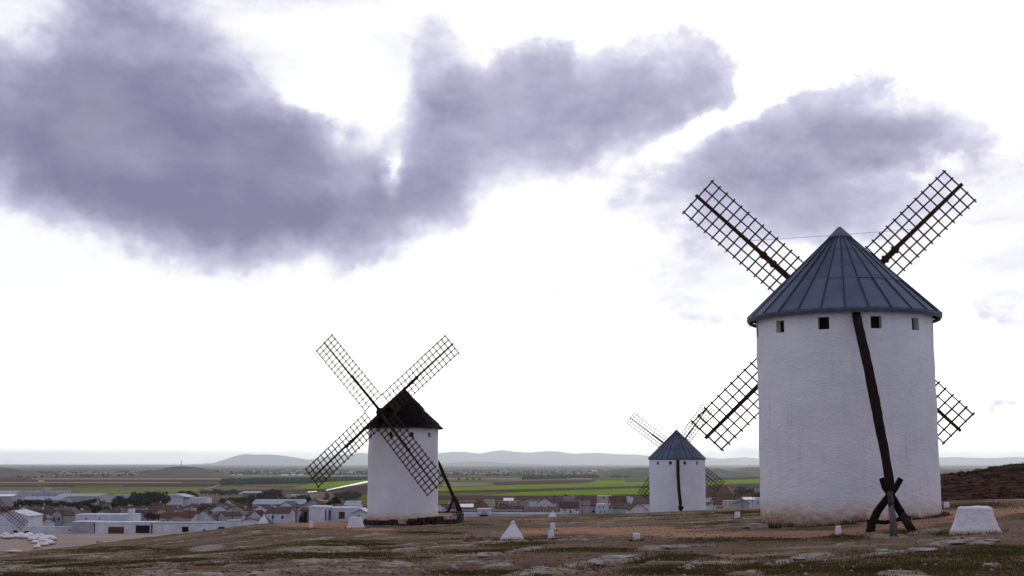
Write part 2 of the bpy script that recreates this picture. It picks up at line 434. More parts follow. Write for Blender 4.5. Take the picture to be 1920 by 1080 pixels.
MT = dict(
    white_big=whitewash('whitewash_big_mill', .95),
    white_left=whitewash('whitewash_left_mill', .8, (.74, .75, .77)),
    white_small=whitewash('whitewash_small_mill', .25, (.76, .77, .80)),
    white_stone=whitewash('whitewash_stone', .14, (.76, .75, .77), chips=True),
    window_reveal=simple('window_reveal', (.62, .60, .58), .95, .12, 3),
    house_white=simple('house_white', (.55, .575, .63), .95, .16, .35),
    house_grey=simple('house_grey', (.34, .34, .36), .95, .2, .4),
    house_cream=simple('house_cream', (.46, .39, .30), .95, .2, .4),
    house_brick=simple('house_brick', (.22, .12, .095), .95, .25, .6),
    shed_pale=simple('shed_pale', (.40, .45, .50), .6, .15, .2),
    shed_roof=simple('shed_roof', (.27, .30, .36), .5, .15, .2),
    glint_roof=simple('pale_glint_roof', (.80, .78, .74), .35, .08, .2),  # bright sun glint of the roofs put into a pale base colour
    dark=simple('dark_opening', (.012, .010, .010), .9, .2, 3, bump=0),
    door_brown=simple('brown_door', (.085, .045, .032), .8, .3, 2),
    zinc=mat('zinc_sheet', zinc),
    zinc_seam=simple('zinc_seam', (.038, .050, .078), .7, .3, 3),
    wood=wood('dark_wood', (.017, .011, .009)),
    wood_warm=wood('weathered_sail_wood', (.050, .025, .014)),
    wood_grey=wood('grey_post_wood', (.095, .078, .074), .35),
    roof_dark=wood('black_roof_board', (.008, .006, .007), .5),
    stone_dark=simple('sooty_stone', (.040, .028, .022), .95, .5, 2.5, bump=.6),  # dark brown stone with the shade of the platform face in its colour
    stone_pale=simple('pale_stone', (.33, .27, .23), .95, .3, 2.5, bump=.6),
    adobe=simple('adobe', (.22, .15, .11), .95, .3, .8, bump=.5),
    rock=simple('limestone', (.26, .228, .215), .95, .28, 2.2, bump=.8),
    rock_brown=simple('brown_rock', (.16, .092, .066), .95, .3, 3, bump=.8),
    teal=simple('teal_paint', (.05, .16, .17), .7, .2, 2),
    blue=simple('blue_sign_paint', (.05, .08, .35), .5, .1, 2),
    red=simple('red_paint', (.35, .03, .025), .5, .1, 2),
    roof_red=roof_tile('red_roof_tile', (.075, .036, .029), (.135, .066, .050)),
    roof_brown=roof_tile('brown_roof_tile', (.080, .052, .045), (.150, .100, .082)),
    roof_grey=roof_tile('grey_roof_tile', (.13, .12, .125), (.22, .21, .21)),
    green=fieldmat('green_crop', (.125, .205, .000), (.190, .285, .004)),
    green_dull=fieldmat('dull_green_crop', (.085, .098, .012), (.125, .138, .022)),
    tilled=fieldmat('tilled_soil', (.050, .024, .020), (.080, .042, .034)),
    tan=fieldmat('stubble', (.20, .155, .10), (.27, .21, .145)),
    pale=fieldmat('pale_track', (.34, .31, .27), (.45, .42, .38)),
    leaf=foliage('pine_needles', (.012, .018, .011), (.035, .045, .022)),
    leaf_bare=foliage('bare_twigs', (.045, .032, .028), (.085, .062, .05)),
    leaf_dry=foliage('dry_grass_blade', (.055, .048, .016), (.13, .108, .044)),
    shrub=foliage('heath_twigs', (.014, .009, .007), (.045, .027, .020)),
    trunk=wood('bark', (.05, .037, .03)),
    mountain=simple('mountain_scrub', (.075, .075, .070), .95, .3, .0006, bump=0),
    hillgreen=simple('hill_scrub', (.060, .062, .048), .95, .4, .006, bump=0),
    hillbrown=simple('hill_earth', (.095, .075, .068), .95, .35, .006, bump=0),
    cable=simple('steel_cable', (.08, .07, .07), .6, .1, 3, bump=0),
)
def water_m(m):
    m.col((.30, .30, .31)); m.rough(.18); m.spec(1.0)
    m.b.inputs['Metallic'].default_value = .85
    m.b.inputs['Base Color'].default_value = (.9, .9, .9, 1)
MT['water'] = mat('ditch_water', water_m)

# ================================================================== terrain
COLS = {
 -500: [(19,1088),(40,1078),(70,1060),(90,1052),(115,1056),(150,1050),(170,1042),(200,1034),(450,1003),(600,985),(1000,958)],
    0: [(19,1083),(40,1061),(70,1042),(88,1036),(112,1050),(145,1040),(170,1030),(210,1021),(450,1000),(600,984),(1000,958)],
  300: [(19,1081),(40,1045),(80,1019),(120,1005),(150,1014),(210,1012),(450,1000),(600,984),(1000,958)],
  500: [(19,1080),(40,1033),(80,996),(112,979),(150,994),(210,1000),(450,990),(600,979),(1000,957)],
  600: [(19,1080),(40,1032),(80,993),(112,978.5),(150,990),(300,979),(450,977),(600,972),(1000,956)],
  690: [(19,1080),(40,1032),(80,991),(95,987),(103,981),(120,975),(160,988),(300,978),(450,976),(600,971),(1000,955)],
  870: [(19,1080),(40,1022),(80,991),(95,985),(105,979),(130,968),(170,982),(300,976),(450,974),(600,968),(1000,955)],
 1050: [(19,1080),(40,1012),(80,985),(110,972),(132,965),(170,978),(300,975),(450,972),(600,963),(1000,954)],
 1220: [(19,1079),(40,1005),(80,975),(120,964),(152,959),(180,970),(300,973),(450,970),(600,962),(1000,953)],
 1330: [(19,1078),(45,995),(80,969),(130,957),(160,955),(190,968),(300,971),(450,968),(600,961),(1000,953)],
 1430: [(19,1078),(30,1030),(45,993),(49,989),(60,976),(80,964),(130,951),(170,965),(300,968),(450,966),(600,961),(1000,953)],
 1600: [(19,1076),(30,1020),(38,1001),(45,983),(60,964),(80,955),(120,945),(170,960),(300,965),(450,964),(600,961),(1000,953)],
 1765: [(19,1074),(30,1007),(38,990),(47,965.5),(60,953),(100,938),(112,950),(150,963),(300,965),(450,964),(600,961),(1000,953)],
 1920: [(19,1072),(30,1000),(47,960),(60,948),(100,935),(112,946),(150,960),(300,965),(450,964),(600,961),(1000,953)],
 2500: [(19,1070),(30,1000),(47,958),(60,946),(100,933),(112,946),(150,960),(300,965),(450,964),(600,961),(1000,953)],
}
us = sorted(COLS)
NA, NL = 260, 420
A0, A1 = (-500-960)/F, (2500-960)/F
LMIN, LMAX = math.log(6.0), math.log(2200.0)
LA = np.linspace(A0, A1, NA); LL = np.linspace(LMIN, LMAX, NL)
tab = np.zeros((len(us), NL))
for i, u in enumerate(us):
    pts = [(6.0, -1.66)] + [(d, P(u, v, d).z) for d, v in COLS[u]] + [(1600, -50.), (2200, -50.)]
    tab[i] = np.interp(LL, [math.log(p[0]) for p in pts], [p[1] for p in pts])
ua = [(u-960)/F for u in us]
TAB = np.stack([np.interp(LA, ua, tab[:, j]) for j in range(NL)], 1)
def blur(t, k, ax):
    ker = np.exp(-np.linspace(-2, 2, 2*k+1)**2); ker /= ker.sum()
    pad = [(0, 0), (0, 0)]; pad[ax] = (k, k)
    t = np.pad(t, pad, mode='edge')
    return np.apply_along_axis(lambda r: np.convolve(r, ker, 'valid'), ax, t)
TAB = blur(blur(TAB, 5, 1), 8, 0)

def hash2(ix, iy, s):
    h = (ix.astype(np.int64)*374761393 + iy.astype(np.int64)*668265263 + s*1442695041) & 0xffffffff
    h = ((h ^ (h >> 13))*1274126177) & 0xffffffff
    return ((h ^ (h >> 16)) & 0xffff)/65535.
def vnoise(x, y, s=0):
    ix, iy = np.floor(x), np.floor(y); fx, fy = x-ix, y-iy
    fx = fx*fx*(3-2*fx); fy = fy*fy*(3-2*fy)
    a = hash2(ix, iy, s); b = hash2(ix+1, iy, s); c = hash2(ix, iy+1, s); d = hash2(ix+1, iy+1, s)
    return a+(b-a)*fx+(c-a)*fy+(a-b-c+d)*fx*fy
def fbm(x, y, s=0, o=4, g=.5):
    t = 0; a = 1; n = 0
    for k in range(o):
        t = t+a*vnoise(x*2**k+k*17.3, y*2**k-k*9.1, s+k); n += a; a *= g
    return t/n
def sstep(x, a, b):
    t = np.clip((x-a)/(b-a), 0, 1); return t*t*(3-2*t)

def base_z(x, y):
    x = np.asarray(x, float); y = np.asarray(y, float)
    yy = np.clip(y, 6.0, 2199.0)
    a = np.clip(x/yy, A0, A1-1e-6)
    fa = (a-A0)/(A1-A0)*(NA-1); fl = (np.log(yy)-LMIN)/(LMAX-LMIN)*(NL-1)
    ia = np.clip(np.floor(fa).astype(int), 0, NA-2); il = np.clip(np.floor(fl).astype(int), 0, NL-2)
    ta = fa-ia; tl = fl-il
    z = TAB[ia, il]*(1-ta)*(1-tl)+TAB[ia+1, il]*ta*(1-tl)+TAB[ia, il+1]*(1-ta)*tl+TAB[ia+1, il+1]*ta*tl
    # dark heath ridge on the right
    ridge_u = a*F/0.99+960
    top = np.interp(ridge_u, [1500, 1700, 1766, 1800, 1840, 1880, 1920, 2050, 2300, 2600], [-9, -4.2, -2.0, -1.75, -1.3, -.55, -.25, .6, 1.2, 1.2])
    prof = np.exp(-((y-225)/62.)**2)
    lift = np.clip(top-z, 0, None)*prof*sstep(ridge_u, 1600, 1740)
    lump = (fbm(x/9., y/9., 5, 4)-.5)*1.3*prof*sstep(ridge_u, 1600, 1740)
    return z+lift+lump

ROCKS = [  # exposed bedrock ledges (photo u, v, half length px, half height px)
    (1700, 1036, 105, 6, 5), (1780, 1017, 60, 4, 8), (1660, 1008, 55, 5, 0), (1520, 1050, 50, 4, 4), (1460, 1056, 30, 3, 4), (1150, 1052, 75, 6, 7),
    (1090, 1060, 60, 6, 6), (1230, 1032, 50, 4, 4), (1275, 1028, 22, 4, 0), (1300, 1062, 24, 6, 20), (1010, 1074, 90, 6, 5), (1850, 1016, 40, 3, 4),
    (890, 1045, 60, 4, 5), (985, 1034, 40, 3, 8), (740, 1060, 50, 5, 3), (560, 1030, 60, 3, 5), (640, 1036, 50, 3, 5), (760, 1033, 30, 4, 5), (500, 1076, 60, 5, 3),
    (390, 1030, 40, 3, 5), (170, 1048, 50, 4, 4), (340, 1047, 40, 3, 4), (100, 1076, 70, 5, 3), (850, 1025, 60, 3, 5), (1400, 1075, 50, 5, 5), (930, 1062, 40, 4, 4),
    (1560, 1006, 30, 3, 4), (1740, 1000, 40, 3, 6), (300, 1078, 60, 5, 3), (1860, 1060, 20, 3, 0), (690, 1006, 60, 2, 3), (600, 1012, 60, 2, 4),
]
GRASS = [(1700, 1072, 220, 18), (1240, 1052, 90, 14), (1260, 1072, 120, 12), (1480, 1064, 120, 16), (1860, 1040, 90, 20), (1580, 1012, 60, 5),
         (960, 1022, 70, 7), (640, 1022, 130, 5), (620, 1046, 150, 8), (540, 1048, 120, 8), (1100, 1036, 120, 5), (1380, 1014, 120, 6), (250, 1034, 140, 8),
         (900, 1036, 120, 5), (100, 1060, 130, 10), (1150, 966, 120, 4), (1360, 962, 120, 6), (1840, 952, 90, 8), (340, 1060, 130, 8), (1750, 968, 40, 4), (800, 1000, 80, 4), (1700, 1000, 60, 6)]

def to_px(x, y, z):
    d = y*CP+z*SP
    return 960+F*x/d, 540-F*(-y*SP+z*CP)/d

# grid
rows = list(np.arange(-30, 12, 1.4)) + list(np.arange(12, 60, .125))
r = rows[-1]
while r < 260: r *= 1.006; rows.append(r)
while r < 1900: r *= 1.012; rows.append(r)
while r < 78000: r *= 1.04; rows.append(r)
rows = np.array(rows); NC = 460
s = np.linspace(-1, 1, NC)
half = .62*np.abs(rows)+9
X = half[:, None]*s[None]; Y = np.repeat(rows[:, None], NC, 1)
Z = base_z(X, Y)
U, V = to_px(X, np.maximum(Y, 5), Z)
def blobs(lst, rot=True):
    m = np.zeros_like(X)
    wob = (fbm(X/1.8, Y/1.8, 11, 4)-.5)
    for b in lst:
        u, v, ru, rv = b[:4]; an = R(b[4]) if len(b) > 4 else 0
        du, dv = U-u, V-v
        a = du*math.cos(an)-dv*math.sin(an); c = du*math.sin(an)+dv*math.cos(an)
        m = np.maximum(m, 1.25-np.sqrt((a/ru)**2+(c/rv)**2)+wob*.9)
    return np.where(Y > 8, np.clip(m, 0, 1), 0)
near = 1-sstep(Y, 120, 160)
rock = blobs(ROCKS)
nz = fbm(X/2.6, Y/4.6, 31, 5, .55)
rock = np.maximum(rock, np.maximum(sstep(nz, .66, .72)*.7, sstep(fbm(X/3.2, Y/2.1, 77, 5, .6), .65, .71)*.6))*near
grass = np.maximum(blobs(GRASS), sstep(fbm(X/3.4, Y/5., 41, 5, .6), .54, .70)*.6)*near
grass = grass*(1-rock)
# reddish path: runs from the left of the big mill round its front and away to the right
def seg_mask(pts, w):
    m = np.zeros_like(X)
    for (a, b) in zip(pts[:-1], pts[1:]):
        du, dv = b[0]-a[0], b[1]-a[1]
        t = np.clip(((U-a[0])*du+(V-a[1])*dv)/(du*du+dv*dv), 0, 1)
        ww = a[2]+(b[2]-a[2])*t
        dd = np.abs(V-(a[1]+dv*t)); dx = np.abs(U-(a[0]+du*t))
        m = np.maximum(m, 1.3-np.sqrt((dd/ww)**2+(dx/60)**2))
    return np.where(Y > 8, np.clip(m, 0, 1), 0)
path = seg_mask([(1000, 996, 6), (1100, 994, 8), (1250, 997, 12), (1420, 1003, 10), (1560, 1001, 8), (1700, 985, 11), (1780, 968, 15), (1920, 955, 10), (2100, 950, 10)], 0)
path = np.maximum(path, seg_mask([(560, 984, 6), (640, 986, 8), (700, 992, 3)], 0)*.9)
path = np.maximum(path, seg_mask([(850, 972, 3), (1000, 972, 3)], 0)*.9)
path = np.maximum(path, seg_mask([(1760, 938.5, 1.6), (1920, 936, 1.6), (2200, 934, 2)], 0))
path = path*near*(Y < 112)
rock = rock*(1-.8*path); grass = grass*(1-.7*path)
road = sstep(Y, 132, 150)*(1-sstep(Y, 440, 470))*(1-sstep(X/np.maximum(Y, 1), -.16, -.12))
ridge = sstep(U, 1640, 1720)*sstep(Y, 118, 135)*(1-sstep(Y, 330, 380))
plain = sstep(Y, 650, 900)
# relief: ledges, hummocks
relief = near*((fbm(X/7., Y/7., 3, 4)-.5)*.22*sstep(Y, 4, 20)+(fbm(X/1.1, Y/1.1, 9, 4, .6)-.5)*.10)
relief += near*sstep(rock, .42, .58)*(.055+.05*(fbm(X/.7, Y/.7, 19, 3)-.5))
relief += near*grass*.03
relief *= (1-.75*path)
Z = Z+relief+(1-near)*(1-plain)*(fbm(X/20., Y/20., 4, 3)-.5)*.6
FZ = Z
me = bpy.data.meshes.new('ground')
nr = len(rows)
co = np.stack([X, Y, Z], -1).reshape(-1, 3)
me.vertices.add(len(co)); me.vertices.foreach_set('co', co.astype(np.float32).ravel())
i = np.arange(nr-1)[:, None]*NC+np.arange(NC-1)[None]
q = np.stack([i, i+1, i+NC+1, i+NC], -1).reshape(-1, 4)
me.loops.add(q.size); me.loops.foreach_set('vertex_index', q.ravel().astype(np.int32))
me.polygons.add(len(q)); me.polygons.foreach_set('loop_start', (np.arange(len(q))*4).astype(np.int32))
me.polygons.foreach_set('use_smooth', np.ones(len(q), bool))
me.update(calc_edges=True)
for nm, arr in (('rock', rock), ('grass', grass), ('path', path), ('road', road), ('heath', ridge), ('plain', plain), ('dist01', plain)):
    at = me.attributes.new(nm, 'FLOAT', 'POINT'); at.data.foreach_set('value', arr.astype(np.float32).ravel())
me.materials.append(mat('ground_earth', ground_mat))
tag(link('ground', me), kind='structure')

def gz(x, y):
    """height of the finished ground sheet"""
    y = float(y); x = float(x)
    j = int(np.clip(np.searchsorted(rows, y)-1, 0, nr-2)); t = (y-rows[j])/(rows[j+1]-rows[j])
    def samp(jj):
        f = (x/half[jj]+1)/2*(NC-1); k = int(np.clip(math.floor(f), 0, NC-2)); w = f-k
        return FZ[jj, k]*(1-w)+FZ[jj, k+1]*w
    return samp(j)*(1-t)+samp(j+1)*t

def G(u, v, lo=12., hi=3000.):
    """first point where the ray through a photo pixel meets the ground"""
    d = ray(u, v); d = d/d.y; y = lo
    while y < hi:
        if gz(d.x*y, y) >= d.z*y: break
        y *= 1.006
    return Vector((d.x*y, y, gz(d.x*y, y)))

# ================================================================== mountains and far hills
def ridge_obj(name, prof, D, depth, base, material, seed, rough=.06, label=None):
    """prof: list of (u, v) of the crest; a rounded ridge with spurs"""
    n = 160; m = 22
    u0, u1 = prof[0][0], prof[-1][0]
    uu = np.linspace(u0, u1, n)
    vv = np.interp(uu, [p[0] for p in prof], [p[1] for p in prof])
    mb = MB()
    for j in range(m):
        t = j/(m-1)*2-1
        for k in range(n):
            top = P(uu[k], vv[k], D)
            yy = D+t*depth
            h = max(top.z-base, 0)
            sh = (1-t*t)**1.2
            nn = float(fbm(np.array(uu[k]/35.+seed*3.1), np.array(t*2.5+seed), seed, 4))-.5
            z = base+h*sh*(1+nn*rough*8*(1-sh)) + h*nn*rough
            mb.v.append((top.x*yy/D*1.0, yy, z if 0 < j < m-1 else base-8))
    for j in range(m-1):
        for k in range(n-1):
            a = j*n+k; mb.f.append((a, a+1, a+n+1, a+n))
    return tag(mb.build(name, material, smooth=True), kind='structure')

ridge_obj('mountain', [(330, 872), (400, 868), (420, 862), (440, 855), (458, 851.5), (480, 852.5), (500, 852), (520, 853), (545, 856), (575, 861), (610, 868), (660, 872)], 50000, 6000, -52, MT['mountain'], 3)
ridge_obj('mountain', [(520, 873), (600, 858), (640, 853), (680, 849), (700, 852), (740, 856), (780, 853), (825, 850), (845, 847.5), (870, 847), (900, 851), (925, 845.5), (945, 844), (965, 847), (990, 849), (1020, 846),
                       (1040, 845.5), (1075, 851), (1120, 849), (1160, 852), (1200, 853), (1240, 857), (1300, 855), (1350, 860), (1400, 857), (1440, 862), (1520, 866), (1600, 873)], 58000, 7000, -52, MT['mountain'], 5, .03)
ridge_obj('mountain', [(760, 874), (840, 868), (880, 865), (920, 866), (960, 869), (1050, 872)], 34000, 4000, -52, MT['mountain'], 8)
ridge_obj('mountain', [(1560, 874), (1700, 861), (1760, 858), (1800, 857), (1850, 859), (1900, 857), (1960, 856), (2100, 858), (2300, 872)], 58000, 7000, -52, MT['mountain'], 11, .03)
ridge_obj('hill', [(255, 892), (285, 884), (300, 880.5), (312, 877), (325, 875), (345, 874.5), (365, 875.5), (380, 878), (395, 881.5), (420, 889), (450, 893)], 5300, 420, -50.5, MT['hillgreen'], 21)
ridge_obj('hill', [(-160, 890), (-60, 880), (0, 876), (20, 878.5), (45, 882), (80, 888), (120, 893)], 5200, 500, -50.5, MT['hillbrown'], 22)
ridge_obj('hill', [(1085, 892), (1120, 885), (1150, 880), (1175, 878), (1200, 877), (1230, 877.5), (1280, 879), (1320, 881), (1345, 878), (1370, 884), (1400, 886)], 5000, 420, -50.5, MT['hillgreen'], 23)
ridge_obj('hill', [(1350, 885), (1380, 880), (1400, 876), (1430, 876), (1500, 877), (1560, 880), (1640, 886)], 6200, 500, -50.5, MT['hillbrown'], 24)

# ================================================================== fields on the plain
PZ = -49.6
def plane_pt(u, v, z=PZ):
    d = ray(u, v); return d*(z/d.z)
def field(name, pts, m, z=PZ):
    mb = MB()
    q = [plane_pt(u, v, z) for u, v in pts]
    n = len(q)
    mb.v = [tuple(p) for p in q]+[(p.x, p.y, -50.5) for p in q]
    mb.f = [tuple(range(n))]+[(i, i+n, (i+1) % n+n, (i+1) % n) for i in range(n)]
    return tag(mb.build(name, m), kind='structure')
FIELDS = [
 ('green_field', [(548, 914.5), (610, 916.5), (700, 906), (700, 897.5), (640, 901.5), (585, 907)], 'green'),
 ('green_field', [(820, 920.5), (930, 918), (1060, 914.5), (1215, 910.5), (1350, 909), (1350, 902), (1215, 904), (1100, 906), (980, 909), (900, 912), (820, 914)], 'green'),
 ('tilled_field', [(820, 924.5), (930, 922.5), (1060, 919), (1215, 914.5), (1350, 913), (1350, 909.3), (1215, 910.8), (1060, 914.8), (930, 918.3), (820, 920.8)], 'tilled'),
 ('green_field', [(905, 929), (1000, 929), (1215, 926.5), (1290, 926), (1290, 912.5), (1215, 914.8), (1080, 918.7), (980, 922.5)], 'green'),
 ('stubble_field', [(820, 928), (895, 928.5), (970, 922.5), (930, 922.8), (820, 924.8)], 'green_dull'),
 ('tilled_field', [(820, 937), (1000, 936), (1300, 934), (1300, 926.5), (1000, 929.4), (820, 928.6)], 'tilled'),
 ('green_field', [(815, 944), (910, 943), (925, 937.5), (815, 937.5)], 'green_dull'),
 ('stubble_field', [(830, 912.6), (880, 911.5), (925, 907.5), (900, 905), (830, 904)], 'tan'),
 ('tilled_field', [(925, 909.5), (1080, 906), (1110, 903.5), (1115, 900.5), (1000, 902), (925, 903.5)], 'tilled'),
 ('green_field', [(1102, 906), (1168, 905.5), (1174, 900.5), (1120, 900.8)], 'green'),
 ('green_field', [(1115, 899.6), (1300, 899.5), (1300, 894.5), (1130, 895)], 'green_dull'),
 ('stubble_field', [(830, 898.5), (1110, 898.8), (1110, 896.3), (830, 896)], 'tan'),
 ('green_field', [(830, 902.5), (920, 902.7), (940, 899.5), (830, 899.2)], 'green_dull'),
 ('green_field', [(1340, 908), (1445, 905), (1445, 897.5), (1345, 900.5)], 'green'),
 ('tilled_field', [(1340, 900), (1445, 897), (1445, 893.5), (1340, 895.6)], 'tilled'),
 ('green_field', [(1340, 895.2), (1445, 893.2), (1445, 890.2), (1340, 892.5)], 'green_dull'),
 ('green_field', [(1340, 887.8), (1400, 887.8), (1400, 885), (1340, 884.2)], 'green_dull'),
 ('tilled_field', [(1340, 916), (1445, 914), (1445, 905.6), (1340, 908.6)], 'tilled'),
 ('stubble_field', [(-60, 905.5), (340, 905.8), (340, 903.5), (-60, 903.2)], 'tan'),
 ('green_field', [(130, 914.5), (235, 914), (228, 910), (140, 910.5)], 'green_dull'),
 ('stubble_field', [(60, 898.6), (420, 899.2), (420, 896.6), (60, 896.2)], 'tan'),
 ('tilled_field', [(-60, 902.6), (420, 903), (420, 899.6), (-60, 899.2)], 'tilled'),
 ('tilled_field', [(-60, 913), (420, 912), (410, 906.6), (-60, 906)], 'tilled'),
 ('green_field', [(150, 924.5), (300, 923), (372, 921.5), (372, 916), (300, 919.2), (150, 921.6)], 'green'),
 ('stubble_field', [(-60, 908.8), (90, 909), (90, 907), (-60, 906.6)], 'green_dull'),
 ('stubble_field', [(395, 893.6), (700, 894), (700, 891), (430, 890.5)], 'tan'),
 ('tilled_field', [(540, 925.4), (700, 917), (700, 907.5), (610, 918.5)], 'tilled'),
 ('stubble_field', [(500, 918.5), (545, 919.5), (575, 916.5), (540, 915.5)], 'green_dull'),
 ('green_field', [(610, 944), (700, 944), (700, 929.5), (640, 932), (605, 936)], 'green_dull'),
 ('tilled_field', [(660, 928.6), (700, 927.5), (700, 919), (640, 924)], 'tilled'),
 ('green_field', [(455, 944), (520, 943.6), (530, 938), (470, 939)], 'green_dull'),
 ('tilled_field', [(1770, 890), (2050, 890), (2050, 884.5), (1770, 883.4)], 'tilled'),
 ('stubble_field', [(1770, 878.8), (2000, 878.8), (2000, 877), (1770, 876.8)], 'tan'),
 ('farm_track', [(383, 917), (386, 916), (414, 908.4), (416, 909.2)], 'pale'),
 ('farm_track', [(572, 932.4), (620, 941.2), (622, 940), (575, 931.4)], 'pale'),
 ('farm_track', [(400, 925.6), (480, 925.2), (480, 924.2), (400, 924.4)], 'pale'),
]
for i_, (nm, pts, m_) in enumerate(FIELDS): field(nm, pts, MT[m_], PZ+.02*(i_ % 7))
for pts in ([(612, 919.6), (690, 904), (692, 901.2), (690, 901.4), (612, 918.2)], [(577, 923), (594, 921.8), (594, 920.6), (577, 921.6)],):
    field('water', pts, MT['water'], -49.2)

# ================================================================== windmills
def pol(c, r_, a, z): return Vector((c[0]+r_*math.sin(a), c[1]+r_*math.cos(a), z))

def make_windmill(name, label, C, Rt, zbase, zeave, Re, zapex, hub, axis_psi, axis_tau, tips, win_ang, win, wz, wallm, roofkind, npan, tiers, lat_w, bar_w, group='windmills on the hill', spar=1.0):
    C = Vector((C[0], C[1], zbase))
    root = empty(name, C, label, 'windmill', group)
    def loc(p): return Vector(p)-C
    # ---- wall with real window openings
    h = zeave+.12-zbase; zb = -.8
    da = win/Rt; cam_a = math.atan2(-C.x, -C.y)        # direction from the tower to the camera
    wa = [cam_a-a for a in win_ang]                   # angles run so that positive is to the right in the picture
    angs = set(np.linspace(0, 2*math.pi, 97)[:-1].round(5))
    def norm(a): return a % (2*math.pi)
    for a in wa:
        lo, hi = norm(a-da/2), norm(a+da/2)
        angs = {t for t in angs if abs(math.remainder(t-a, 2*math.pi)) > da*.75}
        angs |= {round(lo, 5), round(hi, 5)}
    angs = sorted(angs); na = len(angs)
    z0, z1 = wz-zbase-win*.55, wz-zbase+win*.55
    zs = [t for t in np.linspace(zb, h, 44) if abs(t-z0) > .07 and abs(t-z1) > .07 and not (z0 < t < z1)]+[z0, z1]; zs.sort()
    mb = MB()
    from mathutils import noise as mn
    for z in zs:
        for a in angs:
            rr = Rt*(1+.006*(1-z/h))
            p = Vector((rr*math.sin(a), rr*math.cos(a), z))
            k = mn.noise(Vector((p.x*.9, p.y*.9, z*1.1))+C)*.030+mn.noise(Vector((p.x*3, p.y*3, z*4)))*.010
            e = 0 if any(abs(math.remainder(a-t, 2*math.pi)) < da and abs(z-(z0+z1)/2) < win for t in wa) else k
            mb.v.append(((rr+e)*math.sin(a), (rr+e)*math.cos(a), z))
    for j in range(len(zs)-1):
        for k in range(na):
            a, b = angs[k], angs[(k+1) % na]
            mid = a+((b-a) % (2*math.pi))/2
            if zs[j] >= z0-1e-6 and zs[j+1] <= z1+1e-6 and any(abs(math.remainder(mid-t, 2*math.pi)) < da*.45 for t in wa): continue
            mb.f.append((j*na+k, j*na+(k+1) % na, (j+1)*na+(k+1) % na, (j+1)*na+k)[::-1])
    mb.build('wall', wallm, root, True)
    # ---- windows: splayed reveal and a near-black panel standing in for the unlit inside
    dep = .24
    def ring_pt(r_, a, z): return Vector((r_*math.sin(a), r_*math.cos(a), z))
    for a in wa:
        mb = MB(); lo, hi = a-da/2, a+da/2
        o_ = [ring_pt(Rt-.004, lo, z0), ring_pt(Rt-.004, hi, z0), ring_pt(Rt-.004, hi, z1), ring_pt(Rt-.004, lo, z1)]
        k = .92
        i_ = [ring_pt(Rt-dep, a-da/2*k*1.15, z0), ring_pt(Rt-dep, a+da/2*k*1.15, z0), ring_pt(Rt-dep, a+da/2*k*1.15, z1), ring_pt(Rt-dep, a-da/2*k*1.15, z1)]
        for q in range(4): mb.quad(o_[q], o_[(q+1) % 4], i_[(q+1) % 4], i_[q])
        w_ = mb.build('window', MT['window_reveal'], root)
        mb = MB(); out = ring_pt(1, a, 0)
        for q in range(1): mb.hexa([i_[0]-out*.06, i_[1]-out*.06, i_[1]+out*.02, i_[0]+out*.02], [i_[3]-out*.06, i_[2]-out*.06, i_[2]+out*.02, i_[3]+out*.02])
        mb.build('shutter', MT['dark'], w_)
    # ---- roof
    H = zapex-zeave; ez = zeave-zbase
    def cone(t, a, off=0): # t 0 apex .. 1 eave
        return Vector((Re*t*math.sin(a)+off*math.sin(a)*.7, Re*t*math.cos(a)+off*math.cos(a)*.7, ez+H*(1-t)+off*.7))
    step = 2*math.pi/npan
    # under-roof boarding: closed cone just below the sheets, and the soffit
    mb = MB(); ns = 54
    for k in range(ns):
        a, b = 2*math.pi*k/ns, 2*math.pi*(k+1)/ns
        mb.quad(cone(.012, a, -.05), cone(.988, a, -.05), cone(.988, b, -.05), cone(.012, b, -.05))
        e0, e1 = cone(.988, a, -.05), cone(.988, b, -.05)
        mb.quad(e0, Vector((e0.x*.8, e0.y*.8, e0.z+.02)), Vector((e1.x*.8, e1.y*.8, e1.z+.02)), e1)
    roof = mb.build('roof', MT['wood'] if roofkind == 'zinc' else MT['roof_dark'], root)
    if roofkind == 'zinc':
        for (t0, t1, off) in tiers:
            sheet = MB(); g = .03
            sub = 3
            for q in range(sub):
                a0 = -step/2+step*q/sub; a1 = -step/2+step*(q+1)/sub
                sheet.quad(cone(t0, a0, off), cone(t1, a0, off+.012), cone(t1, a1, off+.012), cone(t0, a1, off))
                sheet.quad(cone(t1, a0, off+.012), cone(t1, a0, off-.03), cone(t1, a1, off-.03), cone(t1, a1, off+.012))
            me_ = sheet.mesh('roof_panel', MT['zinc'])
            for k in range(npan):
                link('roof_panel', me_, roof, None, (rng.uniform(-.003, .003), rng.uniform(-.003, .003), step*k+.06*(t0 > .5)*0))
        rib = MB()
        rib.bar(cone(.10, step/2, .03), cone(1.004, step/2, .045), .045, .06, (0, 0, 1))
        me_ = rib.mesh('roof_seam', MT['zinc_seam'])
        for k in range(npan): link('roof_seam', me_, roof, None, (0, 0, step*k+rng.uniform(-.006, .006)))
        cap = MB()
        for k in range(ns):
            a, b = 2*math.pi*k/ns, 2*math.pi*(k+1)/ns
            cap.quad(cone(-.0, a, .09), cone(.115, a, .075), cone(.115, b, .075), cone(0, b, .09))
            cap.quad(cone(.115, a, .075), cone(.115, a, -.0), cone(.115, b, 0), cone(.115, b, .075))
        cap.build('roof_cap', MT['zinc'], roof)
        lip = MB()
        for k in range(ns):
            a, b = 2*math.pi*k/ns, 2*math.pi*(k+1)/ns
            p, q = cone(1.004, a, .03), cone(1.004, b, .03); dz = Vector((0, 0, -.055-.02*mn.noise(Vector((a*3, 0, 0)))))
            lip.quad(p, p+dz, q+dz, q); lip.quad(p+dz, (p+dz)*.985, (q+dz)*.985, q+dz)
        lip.build('eave_trim', MT['zinc'], roof)
